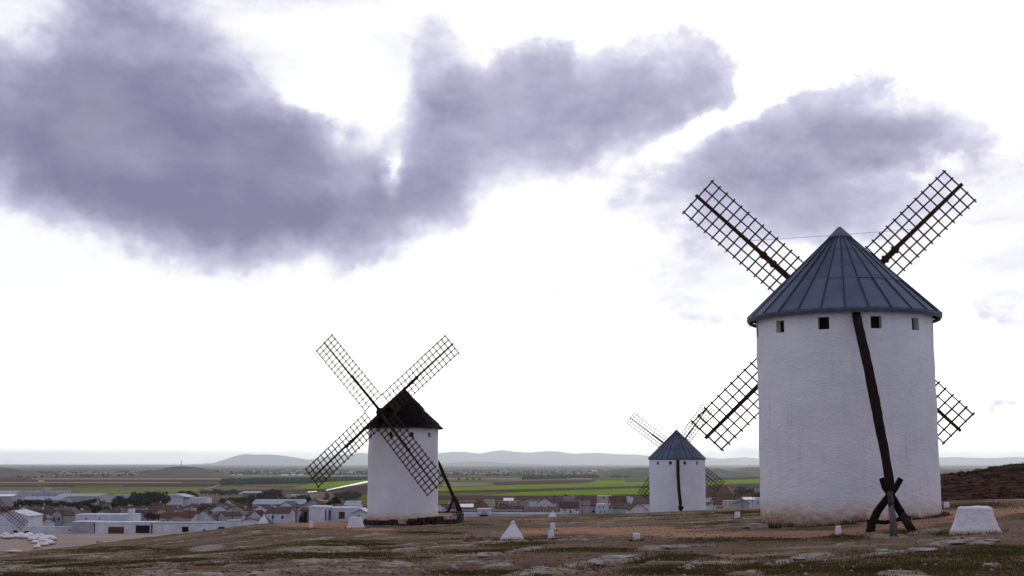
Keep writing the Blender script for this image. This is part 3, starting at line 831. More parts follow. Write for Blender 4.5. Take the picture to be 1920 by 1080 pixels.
        for k in range(24):
            a = 2*math.pi*k/24+.1; rf = MB()
            c0 = Vector((Re*1.0*math.sin(a), Re*math.cos(a), ez-.03)); c1 = Vector((Rt*.95*math.sin(a), Rt*.95*math.cos(a), ez+.05))
            rf.bar(c0, c1, .09, .10, (0, 0, 1)); rf.build('rafter_end', MT['wood'], roof)
    else:
        nt_ = len(tiers)
        for ti, (t0, t1, off) in enumerate(tiers):
            nb = max(10, int(npan*(.35+.65*t1)))
            st = 2*math.pi/nb; sheet = MB()
            a0, a1 = -st*.49, st*.49
            pts = [cone(t0, a0, .02), cone(t1, a0, .065), cone(t1, a1, .065), cone(t0, a1, .02)]
            low = [cone(t0, a0, -.03), cone(t1, a0, .03), cone(t1, a1, .03), cone(t0, a1, -.03)]
            sheet.hexa(low, pts)
            me_ = sheet.mesh('roof_board', MT['roof_dark'])
            for k in range(nb): link('roof_board', me_, roof, None, (rng.uniform(-.012, .012), rng.uniform(-.012, .012), st*(k+.5*(ti % 2))+rng.uniform(-.01, .01)))
        cap = MB(); cap.tube([(0, 0, ez+H-.25), (0, 0, ez+H+.12)], [.2, .05], 8); cap.build('roof_finial', MT['roof_dark'], roof)
    # ---- shaft and sails
    ax = Vector((math.sin(axis_psi)*math.cos(axis_tau), math.cos(axis_psi)*math.cos(axis_tau), math.sin(axis_tau)))
    Hb = loc(hub)
    mb = MB(); mb.tube([Hb-ax*3.0, Hb-ax*.3, Hb+ax*.30, Hb+ax*.42], [.24, .25, .27, .18], 12)
    shaft = mb.build('shaft', MT['wood'], root)
    mb = MB()
    for q in (-.16, .16):
        mb.bar(Hb+ax*q-Vector((0, 0, .34)), Hb+ax*q+Vector((0, 0, .34)), .5, .13, ax)
    mb.build('sail_hub', MT['wood'], root)
    # dormer hood where the shaft leaves the roof
    side = ax.cross(Vector((0, 0, 1))).normalized()
    hx = Vector((math.sin(axis_psi), math.cos(axis_psi), 0))
    b0 = Vector((0, 0, Hb.z-.45)); mb = MB()
    o0 = hx*(Hb.dot(hx)-.85)+Vector((0, 0, Hb.z+.72)); o1 = Vector((0, 0, Hb.z+1.0))*1
    for sg in (-1, 1):
        e0 = o0+side*sg*.72-Vector((0, 0, .62)); e1 = o1+side*sg*.72-Vector((0, 0, .62))
        mb.hexa([o0-Vector((0, 0, .05)), e0-Vector((0, 0, .05)), e1-Vector((0, 0, .05)), o1-Vector((0, 0, .05))], [o0, e0, e1, o1])
        mb.bar(e0-Vector((0, 0, .9)), e0, .12, .12, hx)
        mb.bar(e0-Vector((0, 0, .55)), e1-Vector((0, 0, .55)), .06, .5, (0, 0, 1))
    mb.build('shaft_hood', MT['zinc'] if roofkind == 'zinc' else MT['roof_dark'], root)
    tipsL = []
    for k, (u, v) in enumerate(tips):
        d = ray(u, v); t = (Vector(hub)).dot(ax)/d.dot(ax)
        tip = loc(d*t); dv = tip-Hb; Ls = dv.length; dv.normalize(); w = dv.cross(ax).normalized()
        offp = ax*(.16 if k % 2 else -.16)
        tipsL.append((Hb+offp, dv, Ls, w))
        sb = MB(); o_ = Hb+offp
        rw = .26*spar; mid = .52*Ls
        sb.bar(o_-dv*.25, o_+dv*mid, rw, .20, ax, rw*.85, .15)
        sb.bar(o_+dv*(mid-.9)+ax*.10, o_+dv*(Ls+.02)+ax*.06, .19*spar, .13, ax, .13*spar, .10)
        sb.bar(o_+dv*(mid-.22)+ax*.02, o_+dv*(mid-.10)+ax*.02, rw*1.15, .34, ax)
        sb.bar(o_+dv*(mid-.75)+ax*.02, o_+dv*(mid-.63)+ax*.02, rw*1.15, .34, ax)
        sl = sb.build('sail', MT['wood_warm'], root)
        s0 = Ls*.135; s1 = Ls*.985; nb = 16; cell = (s1-s0)/nb
        for q in range(nb+1):
            t_ = s0+cell*q; cb = MB(); j1, j2 = rng.uniform(-.012, .012), rng.uniform(-.012, .012)
            ex = lat_w*.06
            cb.bar(o_+dv*(t_+j1)-w*(lat_w/2+ex)+ax*.10, o_+dv*(t_+j2)+w*(lat_w/2+ex)+ax*.10, bar_w, bar_w*.8, ax)
            cb.build('cross_bar', MT['wood_warm'], sl)
        for f_ in (-.5, -.25, .25, .5):
            cb = MB(); pts = []
            n_ = 6
            p0 = None
            for e in range(n_+1):
                t_ = s0-.07+(s1-s0+.14)*e/n_
                p = o_+dv*t_+w*(lat_w*f_+rng.uniform(-.010, .010))+ax*(.10+bar_w*.8)
                if p0 is not None: cb.bar(p0, p, bar_w*.95, bar_w*.7, ax)
                p0 = p
            cb.build('rail', MT['wood_warm'], sl)
    return root, C, tipsL

TIERS_Z = [(.10, .282, .026), (.28, .643, .022), (.64, 1.0, .018)]
# --- big mill
big, CB, tB = make_windmill('windmill', 'large nearest white windmill on the right with zinc cone roof and bent tail pole',
    (12.48, 48), 3.22, -2.1, 5.42, 3.53, 8.86, tuple(Vector((12.57+4.44*math.sin(R(7.0)), 48+4.44*math.cos(R(7.0)), 6.10))), R(7.0), R(16.6),
    [(1305, 366), (1806, 346), (1323, 820), (1803, 810)], [R(a) for a in (-77, -43.5, -12, 20.6, 51, 82, 113, 145, 177, 209, 241, 262)], .40, 4.93,
    MT['white_big'], 'zinc', 27, TIERS_Z, 1.68, .060)
left, CL, tL = make_windmill('windmill', 'slim white windmill with black roof on a dark stone platform left of centre',
    (-8.68, 103), 2.78, -4.45, 2.81, 3.10, 5.9, tuple(Vector((-8.71+3.91*math.sin(R(201.6)), 103+3.91*math.cos(R(201.6)), 3.91))), R(201.6), R(5.3),
    [(606, 641), (852, 645), (583, 898), (822, 916)], [R(a) for a in (-67, -20.7, 13.3, 47, 82, 116, 150, 185, 220, 255)], .33, 2.22,
    MT['white_left'], 'board', 30, [(i_/8., (i_+1)/8.+.03, 0) for i_ in range(8)], 1.78, .070, spar=.75)
small, CS, tS = make_windmill('windmill', 'small distant white windmill with grey cone roof before the village roofs',
    (20.43, 160), 3.42, -6.1, .60, 3.52, 4.12, tuple(Vector((20.45+4.2*math.sin(R(5.1)), 160+4.2*math.cos(R(5.1)), 1.46))), R(5.1), R(7.7),
    [(1181, 783), (1330, 761), (1205, 931), (1352, 914)], [R(a) for a in (-76, -43, -13.6, 16, 45.7, 78, 110, 142, 174, 206, 238, 262)], .36, .05,
    MT['white_small'], 'zinc', 27, TIERS_Z, 1.55, .078, spar=.9)
# --- mill outside the left edge, only its lowered sail reaches into the picture
HM = P(-32, 925, 236)
zb4 = gz(P(-75, 1010, 240).x, 240)
mill4, C4, t4 = make_windmill('windmill', 'windmill beyond the left edge whose dark lattice sail reaches in before the white house',
    (P(-75, 960, 240).x, 240), 2.9, zb4, HM.z-1.2, 3.2, HM.z+2.1, tuple(HM), R(165), R(6),
    [(-107, 864), (47, 986)], [R(a) for a in (-45, -15, 15, 45)], .4, HM.z-2.2,
    MT['white_small'], 'board', 24, [(i_/5., (i_+1)/5.+.03, 0) for i_ in range(5)], 1.75, .085)

def pole(root, C, pts, rad, name='tail_pole', m='wood', n=9, wob=.07):
    q = []; rr = []
    pts = [Vector(p)-C for p in pts]
    for i_ in range(len(pts)-1):
        k = 5
        for e in range(k):
            t = e/k; q.append(pts[i_].lerp(pts[i_+1], t)); rr.append(rad[i_]+(rad[i_+1]-rad[i_])*t)
    q.append(pts[-1]); rr.append(rad[-1])
    mb = MB(); mb.tube(q, rr, n, wob)
    return mb.build(name, MT[m], root, True)

# big mill tail: bent pole, crossed props, cross bar, pale post
YB = 39.6
gB = G(1675, 1006)
pole(big, CB, [P(1601, 565, 45.6), P(1604, 582, 44.95), P(1607, 597, 44.6), P(1613, 625, 43.9), P(1628, 690, 42.7), P(1640, 750, 41.9), P(1652, 815, 41.0), P(1661, 860, 40.4), P(1668, 905, 39.8), P(1669, 928, 39.5)],
     [.12, .14, .155, .16, .165, .165, .15, .14, .145, .14])
fa, fb = G(1628, 999), G(1711, 996)
pole(big, CB, [P(1653, 897, YB-.25), P(1659, 913, YB-.22), P(1676, 938, YB-.2), P(1692, 965, YB-.1), fb.lerp(P(1703, 985, fb.y), .3), fb-Vector((0, 0, .2))], [.085, .10, .12, .125, .12, .13], 'tail_prop')
pole(big, CB, [P(1689, 897, YB-.5), P(1681, 912, YB-.48), P(1664, 934, YB-.45), P(1646, 957, YB-.4), P(1635, 980, (YB+fa.y)/2), fa-Vector((0, 0, .2))], [.085, .095, .11, .12, .125, .135], 'tail_prop')
pole(big, CB, [P(1625, 977, YB-.55), P(1640, 978, YB-.6), P(1660, 980, YB-.62), P(1690, 973, YB-.5), P(1706, 970, YB-.35)], [.05, .06, .06, .055, .045], 'cross_tie')
pole(big, CB, [P(1669, 922, YB-.55), P(1671, 950, YB-.55), P(1675, 985, gB.y), gB-Vector((0, 0, .2))], [.085, .09, .095, .10], 'anchor_post', 'wood_grey')
mb = MB()
a_, b_ = tB[0][0]+tB[0][1]*tB[0][2]*.62, tB[1][0]+tB[1][1]*tB[1][2]*.66
mb.tube([a_, a_.lerp(b_, .33)-Vector((0, 0, .02)), a_.lerp(b_, .66)-Vector((0, 0, .02)), b_], [.008]*4, 5); mb.build('stay_cable', MT['cable'], big)
# pale stone step at the left foot of the big mill
g1 = G(1420, 991)
st = empty('stone_step', g1, 'low sandy stone step against the left foot of the large windmill', 'step')
mb = MB(); mb.hexa([(-.24, -.3, -.25), (.35, -.3, -.25), (.35, .5, -.25), (-.24, .5, -.25)], [(-.22, -.28, .17), (.35, -.28, .17), (.35, .48, .17), (-.22, .48, .17)])
o = mb.build('tread', MT['stone_pale'], st); subdiv_rough(o, 3, .02, .2)

# left mill tail
pl = [P(775, 790, 106.3), P(800, 832, 107.3), P(823, 869, 108.2), P(838, 903, 109.0), P(852, 935, 109.7), P(862, 957, 110.2)]
pole(left, CL, pl, [.14, .14, .14, .135, .14, .14])
ztop = lambda u: -4.35+(u-683)/183*.28
for (a, b, r_) in (((852, 930, 109.4), (835.5, 969, 108.2), .10), ((850, 928, 109.5), (861, 969, 108.6), .10), ((853, 932, 109.7), (868, 968, 109.3), .10)):
    pa, pb = P(*a), P(*b); pole(left, CL, [pa, pa.lerp(pb, .5)+Vector((.04, 0, 0)), pb], [r_, r_*1.05, r_*1.1], 'tail_prop')
pole(left, CL, [P(836, 959.5, 108.3), P(848, 962.5, 108.3), P(860, 961.5, 108.6)], [.07, .075, .06], 'cross_tie')
pole(left, CL, [P(846, 935, 109.3), P(856, 939, 109.3)], [.08, .07], 'cross_tie')
# small mill tail and its anchor
gS = gz(P(1276, 955, 150).x, 150)
pole(small, CS, [P(1270.5, 861.5, 157.2), P(1271, 866, 156.4), P(1271.5, 890, 154.8), P(1273, 918, 153), P(1275.5, 940, 151.5), P(1276.5, 956.5, 150.4)], [.18, .20, .20, .20, .20, .18])
for sg in (-1, 1):
    pole(small, CS, [P(1276.5, 955, 150.3), P(1276.5+sg*2.8, 953, 150.2), P(1276.5+sg*4.8, 949.5, 150.2)], [.17, .13, .08], 'tail_prop')

# platform below the left mill, its face's shade put into the stone colour
plat = empty('stone_platform', (CL.x, CL.y, -4.6), 'low dark shaded stone platform under the slim black roofed windmill', 'platform')
PC = Vector((P(775, 975, 103).x, 103.6)); rx, ry = 3.95, 6.9
base = Vector((CL.x, CL.y, -4.6))
nst = 34
PZL, PZR = P(683, 981, 97).z, P(866, 966.5, 98).z
def plat_z(x): return PZL+(PZR-PZL)*min(1, max(0, (x-(PC.x-rx))/(2*rx)))**.8
top = MB(); ring = []
for k in range(64):
    t = 2*math.pi*k/64; x, y = PC.x+(rx-.12)*math.cos(t), PC.y+(ry-.12)*math.sin(t); ring.append((x-base.x, y-base.y, plat_z(x)-.10-base.z))
top.f.append(tuple(range(64))); top.v = ring
top.build('platform_earth', MT['adobe'], plat)
for k in range(nst):
    t = 2*math.pi*k/nst; t2 = 2*math.pi*(k+1)/nst
    def pp(tt, rr): return PC.x+(rx+rr)*math.cos(tt)-base.x, PC.y+(ry+rr)*math.sin(tt)-base.y
    gap = .012
    for c in range(2):
        off_ = 0 if c == 0 else math.pi/nst
        a, b = pp(t+off_+gap, 0), pp(t2+off_-gap, 0); a2, b2 = pp(t+off_+gap, -.42), pp(t2+off_-gap, -.42)
        xz = (a[0]+b[0])/2+base.x
        zt = plat_z(xz)-base.z-(0 if c else .27)+rng.uniform(-.04, .04); zb_ = zt-.30 if c else zt-.8
        mb = MB(); j = lambda: rng.uniform(-.025, .025)
        mb.hexa([(a[0]+j(), a[1]+j(), zb_), (b[0]+j(), b[1]+j(), zb_), (b2[0], b2[1], zb_), (a2[0], a2[1], zb_)],
                [(a[0]+j(), a[1]+j(), zt), (b[0]+j(), b[1]+j(), zt+j()), (b2[0], b2[1], zt), (a2[0], a2[1], zt+j())])
        u_ = to_px(xz, a[1]+base.y, -4.5)[0]
        front = a[1]+base.y < PC.y
        pale = front and c == 1 and (abs(u_-754) < 12 or abs(u_-846) < 9)
        o = mb.build('stone_block', MT['stone_pale' if pale else 'stone_dark'], plat)

# ================================================================== whitewashed stones of the foreground
def block(u0, u1, vb, vt, label, topf=.76, depth=.9, m='white_stone', name='whitewashed_block', group=None, cat='stone block', D=None):
    g = G((u0+u1)/2, vb) if D is None else Vector((P((u0+u1)/2, vb, D).x, D, gz(P((u0+u1)/2, vb, D).x, D)))
    w = (u1-u0)/F*g.y/CP; h = (P(0, vt, g.y).z-P(0, vb, g.y).z)
    h = P((u0+u1)/2, vt, g.y).z-g.z
    d = w*depth
    from mathutils import noise as mn
    mb = MB(); nn = 40; sd = rng.uniform(0, 60); lev = []
    for q in range(16):
        t = q/15.
        k = 1-(1-topf)*min(1, t*1.05)**.8+.05*max(0, 1-t*5)
        lev.append((-.3 if q == 0 else h*t*.93, k))
    for a_ in (.25, .5, .75, .95): lev.append((h*(.93+.07*math.sin(a_*math.pi/2)), topf-.16*(1-math.cos(a_*math.pi/2))))
    for k in (.5, .3, .12): lev.append((h*1.0, topf*k*1.15))
    for (z, k) in lev:
        for e in range(nn):
            a_ = 2*math.pi*e/nn; ca, sa = math.cos(a_), math.sin(a_)
            pw = 2/5.
            x = math.copysign(abs(ca)**pw, ca)*w/2*k; y = math.copysign(abs(sa)**pw, sa)*d/2*k+d/2
            v_ = Vector((x, y, z)); off_ = mn.noise_vector(v_/(max(w, h)*.28)+Vector((sd, 0, 0)))*min(w, h)*.045+mn.noise_vector(v_/(max(w, h)*.07)+Vector((sd, 0, 0)))*min(w, h)*.016
            mb.v.append(tuple(v_+off_))
    for q in range(len(lev)-1):
        for e in range(nn): mb.f.append((q*nn+e, q*nn+(e+1) % nn, (q+1)*nn+(e+1) % nn, (q+1)*nn+e))
    mb.f.append(tuple((len(lev)-1)*nn+e for e in range(nn)))
    o = mb.build(name, MT[m]); o.location = g; o.rotation_euler.z = -math.atan2(g.x, g.y)*.9
    o.data.polygons.foreach_set('use_smooth', [True]*len(o.data.polygons))
    return tag(o, label, cat, group)
block(1786, 1876, 1001, 951, 'big whitewashed trapezoid stone block with chipped face at the right, on the grass', .68, .6)
block(650, 683, 991, 969.5, 'white trapezoid stone block just left of the dark platform of the black roofed windmill', .70, .6)
block(579, 587.5, 991, 977, 'tiny faded white post on the path left of the white trapezoid block', .7, .9, name='marker_post', cat='post', group='small white marker posts')
block(1027, 1039.5, 1011.5, 994.5, 'white post, lower and nearer one of the pair right of the white pyramid', .86, .9, name='marker_post', cat='post', group='small white marker posts')
block(1031.5, 1041.5, 996, 980.5, 'white post, upper and farther one of the pair right of the white pyramid', .86, .9, name='marker_post', cat='post', group='small white marker posts')
block(1187, 1200.5, 1015, 1000.5, 'low white post standing alone on the reddish path in the middle of the hill', .9, .9, name='marker_post', cat='post', group='small white marker posts')
block(1377.5, 1388, 973.5, 960, 'rounded white post just left of the foot of the large windmill', .9, .9, name='marker_post', cat='post', group='small white marker posts')
block(1566, 1579, 1005, 986.5, 'white post in front of the large windmill left of its crossed props', .72, .9, name='marker_post', cat='post', group='small white marker posts')
block(1770, 1781, 954, 941.5, 'small white post behind the large windmill at its right edge', .75, .9, name='marker_post', cat='post', group='small white marker posts')

def pyramid(u0, u1, vb, ua_, vt, label, extra=None, D=None, rot=.22):
    g = G((u0+u1)/2, vb) if D is None else Vector((P((u0+u1)/2, vb, D).x, D, gz(P((u0+u1)/2, vb, D).x, D)))
    w = (u1-u0)/F*g.y/CP; h = P(ua_, vt, g.y+w*.4).z-g.z; ax_ = P(ua_, vt, g.y+w*.4).x-g.x
    root = empty('whitewashed_pyramid', g, label, 'pyramid marker', 'whitewashed pyramids', -math.atan2(g.x, g.y))
    mb = MB(); b = [(-w/2, 0, -.1), (w/2*.93, -.06*w, -.1), (w/2, w*.8, -.1), (-w/2*.8, w*.85, -.1)]; t = (ax_, w*.4, h)
    n_ = .045*w
    tt = [(ax_-n_, w*.4-n_, h-n_), (ax_+n_, w*.4-n_, h-n_), (ax_+n_, w*.4+n_, h-n_), (ax_-n_, w*.4+n_, h-n_)]
    mb.hexa(b, tt); o = mb.build('body', MT['white_stone'], root); subdiv_rough(o, 4, .012*w, .2*w, 3)
    mb = MB(); mb.tube([(ax_, w*.4, h-2*n_), (ax_, w*.4, h-.6*n_), (ax_, w*.4, h+.15*n_), (ax_, w*.4, h+.5*n_)], [n_*1.5, n_*1.5, n_*1.0, n_*.3], 8); mb.build('tip', MT['white_stone'], root, True)
    if extra:
        mb = MB(); e = .012
        p, q, r_ = Vector(b[1]), Vector(b[2]), Vector(t)
        mb.hexa([p+Vector((e, 0, .1)), q+Vector((e, 0, .1)), q+Vector((e+.15*w, 0, .1)), p+Vector((e+.28*w, 0.1, .1))], [r_+Vector((n_, 0, -n_)), r_+Vector((n_, .02, -n_)), r_+Vector((n_*2, .02, -n_*1.3)), r_+Vector((n_*2, 0, -n_*1.3))])
        mb.build('side_panel', MT[extra], root)
pyramid(933, 986, 1012.5, 962, 977, 'white pyramid marker in the middle of the foreground slope')
pyramid(480, 507, 983, 497, 965, 'white pyramid with a teal side panel at the edge of the hill on the left', 'teal', rot=.2)
pyramid(1025, 1046, 970, 1036, 958, 'tiny white pyramid before the long white shed with a ribbed brown roof')

# adobe stump on the left crest
g = G(550, 979); w = 26/F*g.y
mb = MB(); mb.tube([(0, w*.4, -.3), (.0, w*.4, .3), (.02, w*.4, .9), (.04, w*.4, 1.12)], [w*.54, w*.47, w*.30, w*.18], 14, .07)
o = mb.build('adobe_stump', MT['adobe'], None, True); o.location = g
o.scale = (1, 1, (P(550, 954, g.y).z-g.z)/1.12); tag(o, 'brown adobe cone stump on the hill edge left of the black roofed windmill', 'stump')

# brown boulder and rocks
def rock_obj(u, v, wpx, hpx, label, m='rock', group='loose rocks on the slope', name='rock', sc=None):
    g = G(u, v); w = wpx/F*g.y/CP; h = hpx/F*g.y
    import bmesh
    bm = bmesh.new(); bmesh.ops.create_icosphere(bm, subdivisions=3, radius=1)
    from mathutils import noise
    sd = rng.uniform(0, 90)
    for q in bm.verts:
        n = noise.noise(q.co*1.3+Vector((sd, 0, 0)))*.35+noise.noise(q.co*3.1+Vector((sd, 9, 0)))*.14
        q.co *= 1+n; q.co.x *= w/2; q.co.y *= (w*.42); q.co.z *= h*.75
    me_ = bpy.data.meshes.new(name); bm.to_mesh(me_); bm.free(); me_.materials.append(MT[m])
    o = link(name, me_); o.location = g+Vector((0, 0, h*.2)); o.rotation_euler = (0, 0, rng.uniform(-.3, .3))
    return tag(o, label, 'rock', group)
rock_obj(886, 1016, 23, 11, 'rounded reddish brown boulder left of the white pyramid on the slope', 'rock_brown', None, 'boulder')
rock_obj(1095, 1015, 18, 5, 'flat grey rock right of the pair of white posts', 'rock', None)
for (u, v, w_, h_) in [(1305, 1062, 26, 7), (1290, 1065, 16, 6), (1155, 1046, 60, 6), (1110, 1057, 46, 6), (1655, 1034, 30, 5), (1730, 1033, 52, 5), (1785, 1020, 44, 4), (1860, 1015, 30, 3), (1500, 1051, 26, 3),
                       (1250, 1030, 34, 4), (1280, 1027, 22, 4), (985, 1034, 22, 3), (900, 1044, 34, 3), (1012, 1066, 34, 4), (745, 1060, 26, 4), (760, 1032, 16, 3), (1845, 1003, 10, 4), (1734, 1059, 5, 3),
                       (1912, 1059, 7, 3), (1530, 1049, 6, 3), (1605, 1070, 5, 2), (1888, 1075, 6, 3), (420, 1000, 10, 4), (188, 1018, 14, 4), (705, 1000, 12, 2), (968, 975, 4, 3), (980, 974, 4, 3)]:
    rock_obj(u, v, w_, h_, 'pale limestone rock lying flush in the foreground slope')

# whitewashed boulders along the dirt road, far left
def pileb(u, v, w_, h_, D, lab):
    p = P(u, v, D); p.z = gz(p.x, D)
    k = rock_obj(0, 0, 1, 1, lab) if False else None
    import bmesh
    from mathutils import noise
    bm = bmesh.new(); bmesh.ops.create_icosphere(bm, subdivisions=2, radius=1); sd = rng.uniform(0, 90)
    w = w_/F*D; h = h_/F*D
    for q in bm.verts:
        q.co *= 1+noise.noise(q.co*1.2+Vector((sd, 0, 0)))*.4; q.co.x *= w*.55; q.co.y *= w*.5; q.co.z *= h*.6
    me_ = bpy.data.meshes.new('white_boulder'); bm.to_mesh(me_); bm.free(); me_.materials.append(MT['white_stone'])
    o = link('white_boulder', me_); o.location = (p.x, D, P(u, v, D).z+h*.4); o.scale = (1.3, 1.3, 1.15)
    return tag(o, lab, 'boulder', 'whitewashed boulders by the dirt road')
for (u, v, w_, h_) in [(1, 1007, 8, 7), (14, 1009, 14, 9), (10, 1003, 10, 6), (28, 1008, 13, 9), (38, 1006, 12, 9), (47, 1009, 13, 9), (55, 1006, 13, 9), (60, 1013, 14, 9), (70, 1010, 13, 10), (75, 1006, 10, 8), (80, 1015, 13, 9), (88, 1012, 14, 10), (97, 1013, 13, 10),
                       (92, 1020, 14, 9), (80, 1023, 15, 9), (70, 1027, 11, 7), (97, 1020, 9, 7), (66, 1018, 11, 7), (84, 1008, 9, 6), (28, 1034, 22, 5)]:
    gg = G(u, v+2); pileb(u, v+2, w_, h_, gg.y, 'whitewashed boulder of the rough white heap beside the dirt road at the left')

# ================================================================== trees
def tree_meshes(kind, seed):
    rg = random.Random(seed); tr = MB(); cr = MB()
    if kind == 'cypress':
        tr.tube([(0, 0, -.1), (0, 0, .25), (0, 0, .6)], [.03, .025, .01], 6)
        n = 420
        for _ in range(n):
            t = rg.random(); z = .08+.92*t; rr = .13*math.sin(min(1, (1-t)*1.25+.05)*math.pi*.52)*rg.uniform(.6, 1.1); a = rg.uniform(0, 6.28)
            leaf(cr, Vector((rr*math.cos(a), rr*math.sin(a), z)), .045, rg)
    elif kind == 'round':
        tr.tube([(0, 0, -.1), (.01, 0, .2), (.02, .01, .45)], [.04, .032, .02], 6)
        cl = []
        for _ in range(11):
            a = rg.uniform(0, 6.28); rr = rg.uniform(0, .34); z = rg.uniform(.38, .82)
            cl.append((Vector((rr*math.cos(a), rr*math.sin(a), z)), rg.uniform(.13, .21)))
        for c, r_ in cl[:5]: tr.tube([(.01, 0, .25), (c.x*.5, c.y*.5, c.z*.7), tuple(c)], [.022, .014, .006], 5)
        for _ in range(620):
            c, r_ = rg.choice(cl); d = Vector((rg.gauss(0, 1), rg.gauss(0, 1), rg.gauss(0, .8))).normalized()
            leaf(cr, c+d*r_*rg.uniform(.6, 1.08), .05, rg)
    elif kind == 'pine':
        tr.tube([(0, 0, -.1), (.02, 0, .3), (.0, .02, .8)], [.035, .03, .012], 6)
        cl = []
        for _ in range(12):
            z = rg.uniform(.3, .92); a = rg.uniform(0, 6.28); rr = rg.uniform(.05, .30)*(1.15-z)
            cl.append((Vector((rr*math.cos(a), rr*math.sin(a), z)), .10+.10*(1-z)))
        for c, r_ in cl[:5]: tr.tube([(.01, 0, c.z*.7), (c.x*.5, c.y*.5, c.z*.85), tuple(c)], [.02, .012, .005], 5)
        for _ in range(560):
            c, r_ = rg.choice(cl); d = Vector((rg.gauss(0, 1), rg.gauss(0, 1), rg.gauss(0, .7))).normalized()
            leaf(cr, c+d*r_*rg.uniform(.5, 1.1), .045, rg)
    else:      # bare
        tr.tube([(0, 0, -.1), (.01, 0, .2), (.02, .01, .4)], [.04, .03, .02], 6)
        for _ in range(90):
            a = rg.uniform(0, 6.28); rr = rg.uniform(.1, .45); z = rg.uniform(.5, 1)*(1-.5*rr)
            m_ = Vector((rr*.4*math.cos(a), rr*.4*math.sin(a), .3+z*.3)); e = Vector((rr*math.cos(a), rr*math.sin(a), z))
            cr.bar((.02, .01, .32), m_, .014, .014, (0, 1, .1), .01, .01); cr.bar(m_, e, .01, .01, (0, 1, .1), .004, .004)
            for _ in range(4):
                t = rg.uniform(.3, 1); b = m_.lerp(e, t); d = Vector((rg.uniform(-1, 1), rg.uniform(-1, 1), rg.uniform(.1, 1))).normalized()*rg.uniform(.08, .16)
                cr.quad(b, b+d, b+d+Vector((.006, 0, 0)), b+Vector((.012, 0, 0)))
    return tr, cr
def leaf(mb, p, s_, rg):
    a = Vector((rg.gauss(0, 1), rg.gauss(0, 1), rg.gauss(0, 1))).normalized(); b = a.cross(Vector((rg.gauss(0, 1), rg.gauss(0, 1), rg.gauss(0, 1)))).normalized()
    k = s_*rg.uniform(.6, 1.3); mb.quad(p-a*k, p-b*k*.7, p+a*k, p+b*k*.7)
TM = {}
for kd, nv, lm in (('cypress', 2, 'leaf'), ('round', 4, 'leaf'), ('pine', 3, 'leaf'), ('bare', 3, 'leaf_bare')):
    TM[kd] = []
    for q in range(nv):
        tr, cr = tree_meshes(kd, 100+q)
        TM[kd].append((tr.mesh('trunk', MT['trunk']), cr.mesh('crown', MT[lm])))
def tree(kind, x, y, h, label, group, wf=1.0, zoff=0):
    z = gz(x, y) if y < 1900 else -50.
    r_ = empty(kind+'_tree' if kind not in ('round', 'bare') else ('broadleaf_tree' if kind == 'round' else 'bare_tree'), (x, y, z-.1+zoff), label, 'tree', group, rng.uniform(0, 6.28))
    r_.scale = (h*wf, h*wf, h)
    t, c = rng.choice(TM[kind]); link('trunk', t, r_); link('crown', c, r_)
    return r_
def clump(kind, u0, u1, vb, vt, D, n, label, group, wf=1.0, spread=.04):
    """n single trees standing where the photo shows a clump; tops reach vt"""
    for k in range(n):
        u = u0+(u1-u0)*(k+.5)/n+rng.uniform(-.4, .4)*(u1-u0)/n
        y = D*(1+rng.uniform(-spread, spread)); p = P(u, vb, y)
        g_ = gz(p.x, y) if y < 1900 else -50
        h = max(1.5, P(u, vt, y).z-g_)*rng.uniform(.72, 1.04)
        tree(kind, p.x, y, h, label, group, wf)
clump('pine', 243, 262, 940, 920, 1150, 4, 'dark pine at the left end of the large clump behind the red roofs', 'pines of the large dark clump')
clump('round', 258, 312, 940, 916.5, 1180, 14, 'dark evergreen of the large clump left of the white sports hall', 'evergreens of the large dark clump')
clump('round', 215, 262, 945, 927, 1080, 10, 'low dark evergreen before the large clump on the left', 'low evergreens left of the clump')
clump('round', 26, 245, 950, 933.5, 980, 34, 'small dark tree in the row below the pale factory sheds', 'trees below the factory sheds')
clump('round', 146, 162, 955, 943, 700, 3, 'dark tree between the red roofs and the white terrace house', 'trees by the terrace')
clump('round', 176, 200, 955, 945, 720, 5, 'dark tree behind the white terrace house', 'trees behind the terrace')
clump('round', 338, 352, 930, 918, 1750, 4, 'dark tree right above the white sports hall', 'trees above the sports hall')
clump('round', 352, 368, 930, 917, 1760, 5, 'dark tree of the pair of clumps above the sports hall', 'second clump above the sports hall')
clump('round', 378, 450, 922, 914.5, 2000, 12, 'small tree in the sparse row along the pale track', 'row along the track')
clump('round', 412, 560, 941, 929, 1350, 34, 'dark tree of the long hedge line beyond the village', 'long hedge line')
clump('pine', 466, 478, 936, 920, 1500, 2, 'pine standing above the hedge line left of the big dark tree', 'pines above the hedge')
clump('round', 490, 523, 938, 915, 1450, 9, 'tree of the big dark crown group beside the small white hut', 'big dark tree group', 1.15)
clump('round', 560, 575, 932, 925, 1700, 4, 'low dark tree by the grey roof in the fields', 'trees by the field shed')
clump('pine', 610, 616, 930, 922, 1750, 2, 'lone small tree on the field edge right of the hedge', 'field edge trees')
clump('round', 628, 675, 930, 919.5, 1750, 14, 'dark tree of the grove below the bright ditch', 'grove below the ditch')
clump('pine', 578, 592, 952, 933, 620, 3, 'dark conifer behind the white garden house', 'conifers behind the garden house')
clump('pine', 592, 632, 952, 938, 640, 7, 'low dark conifer in the row behind the white garden house', 'low conifers in a row')
clump('pine', 624, 633, 952, 929, 640, 2, 'tall dark conifer at the right end of the row behind the garden house', 'tall conifers')
clump('cypress', 517, 541, 956, 943.5, 900, 9, 'thin dark cypress by the long blue grey shed roof', 'cypresses by the long shed')
clump('cypress', 523, 526, 956, 938, 900, 1, 'taller cypress rising above the cypress row by the long shed', None)
clump('cypress', 1024.5, 1027.5, 950, 926, 1050, 1, 'single dark cypress standing above the middle village', None)
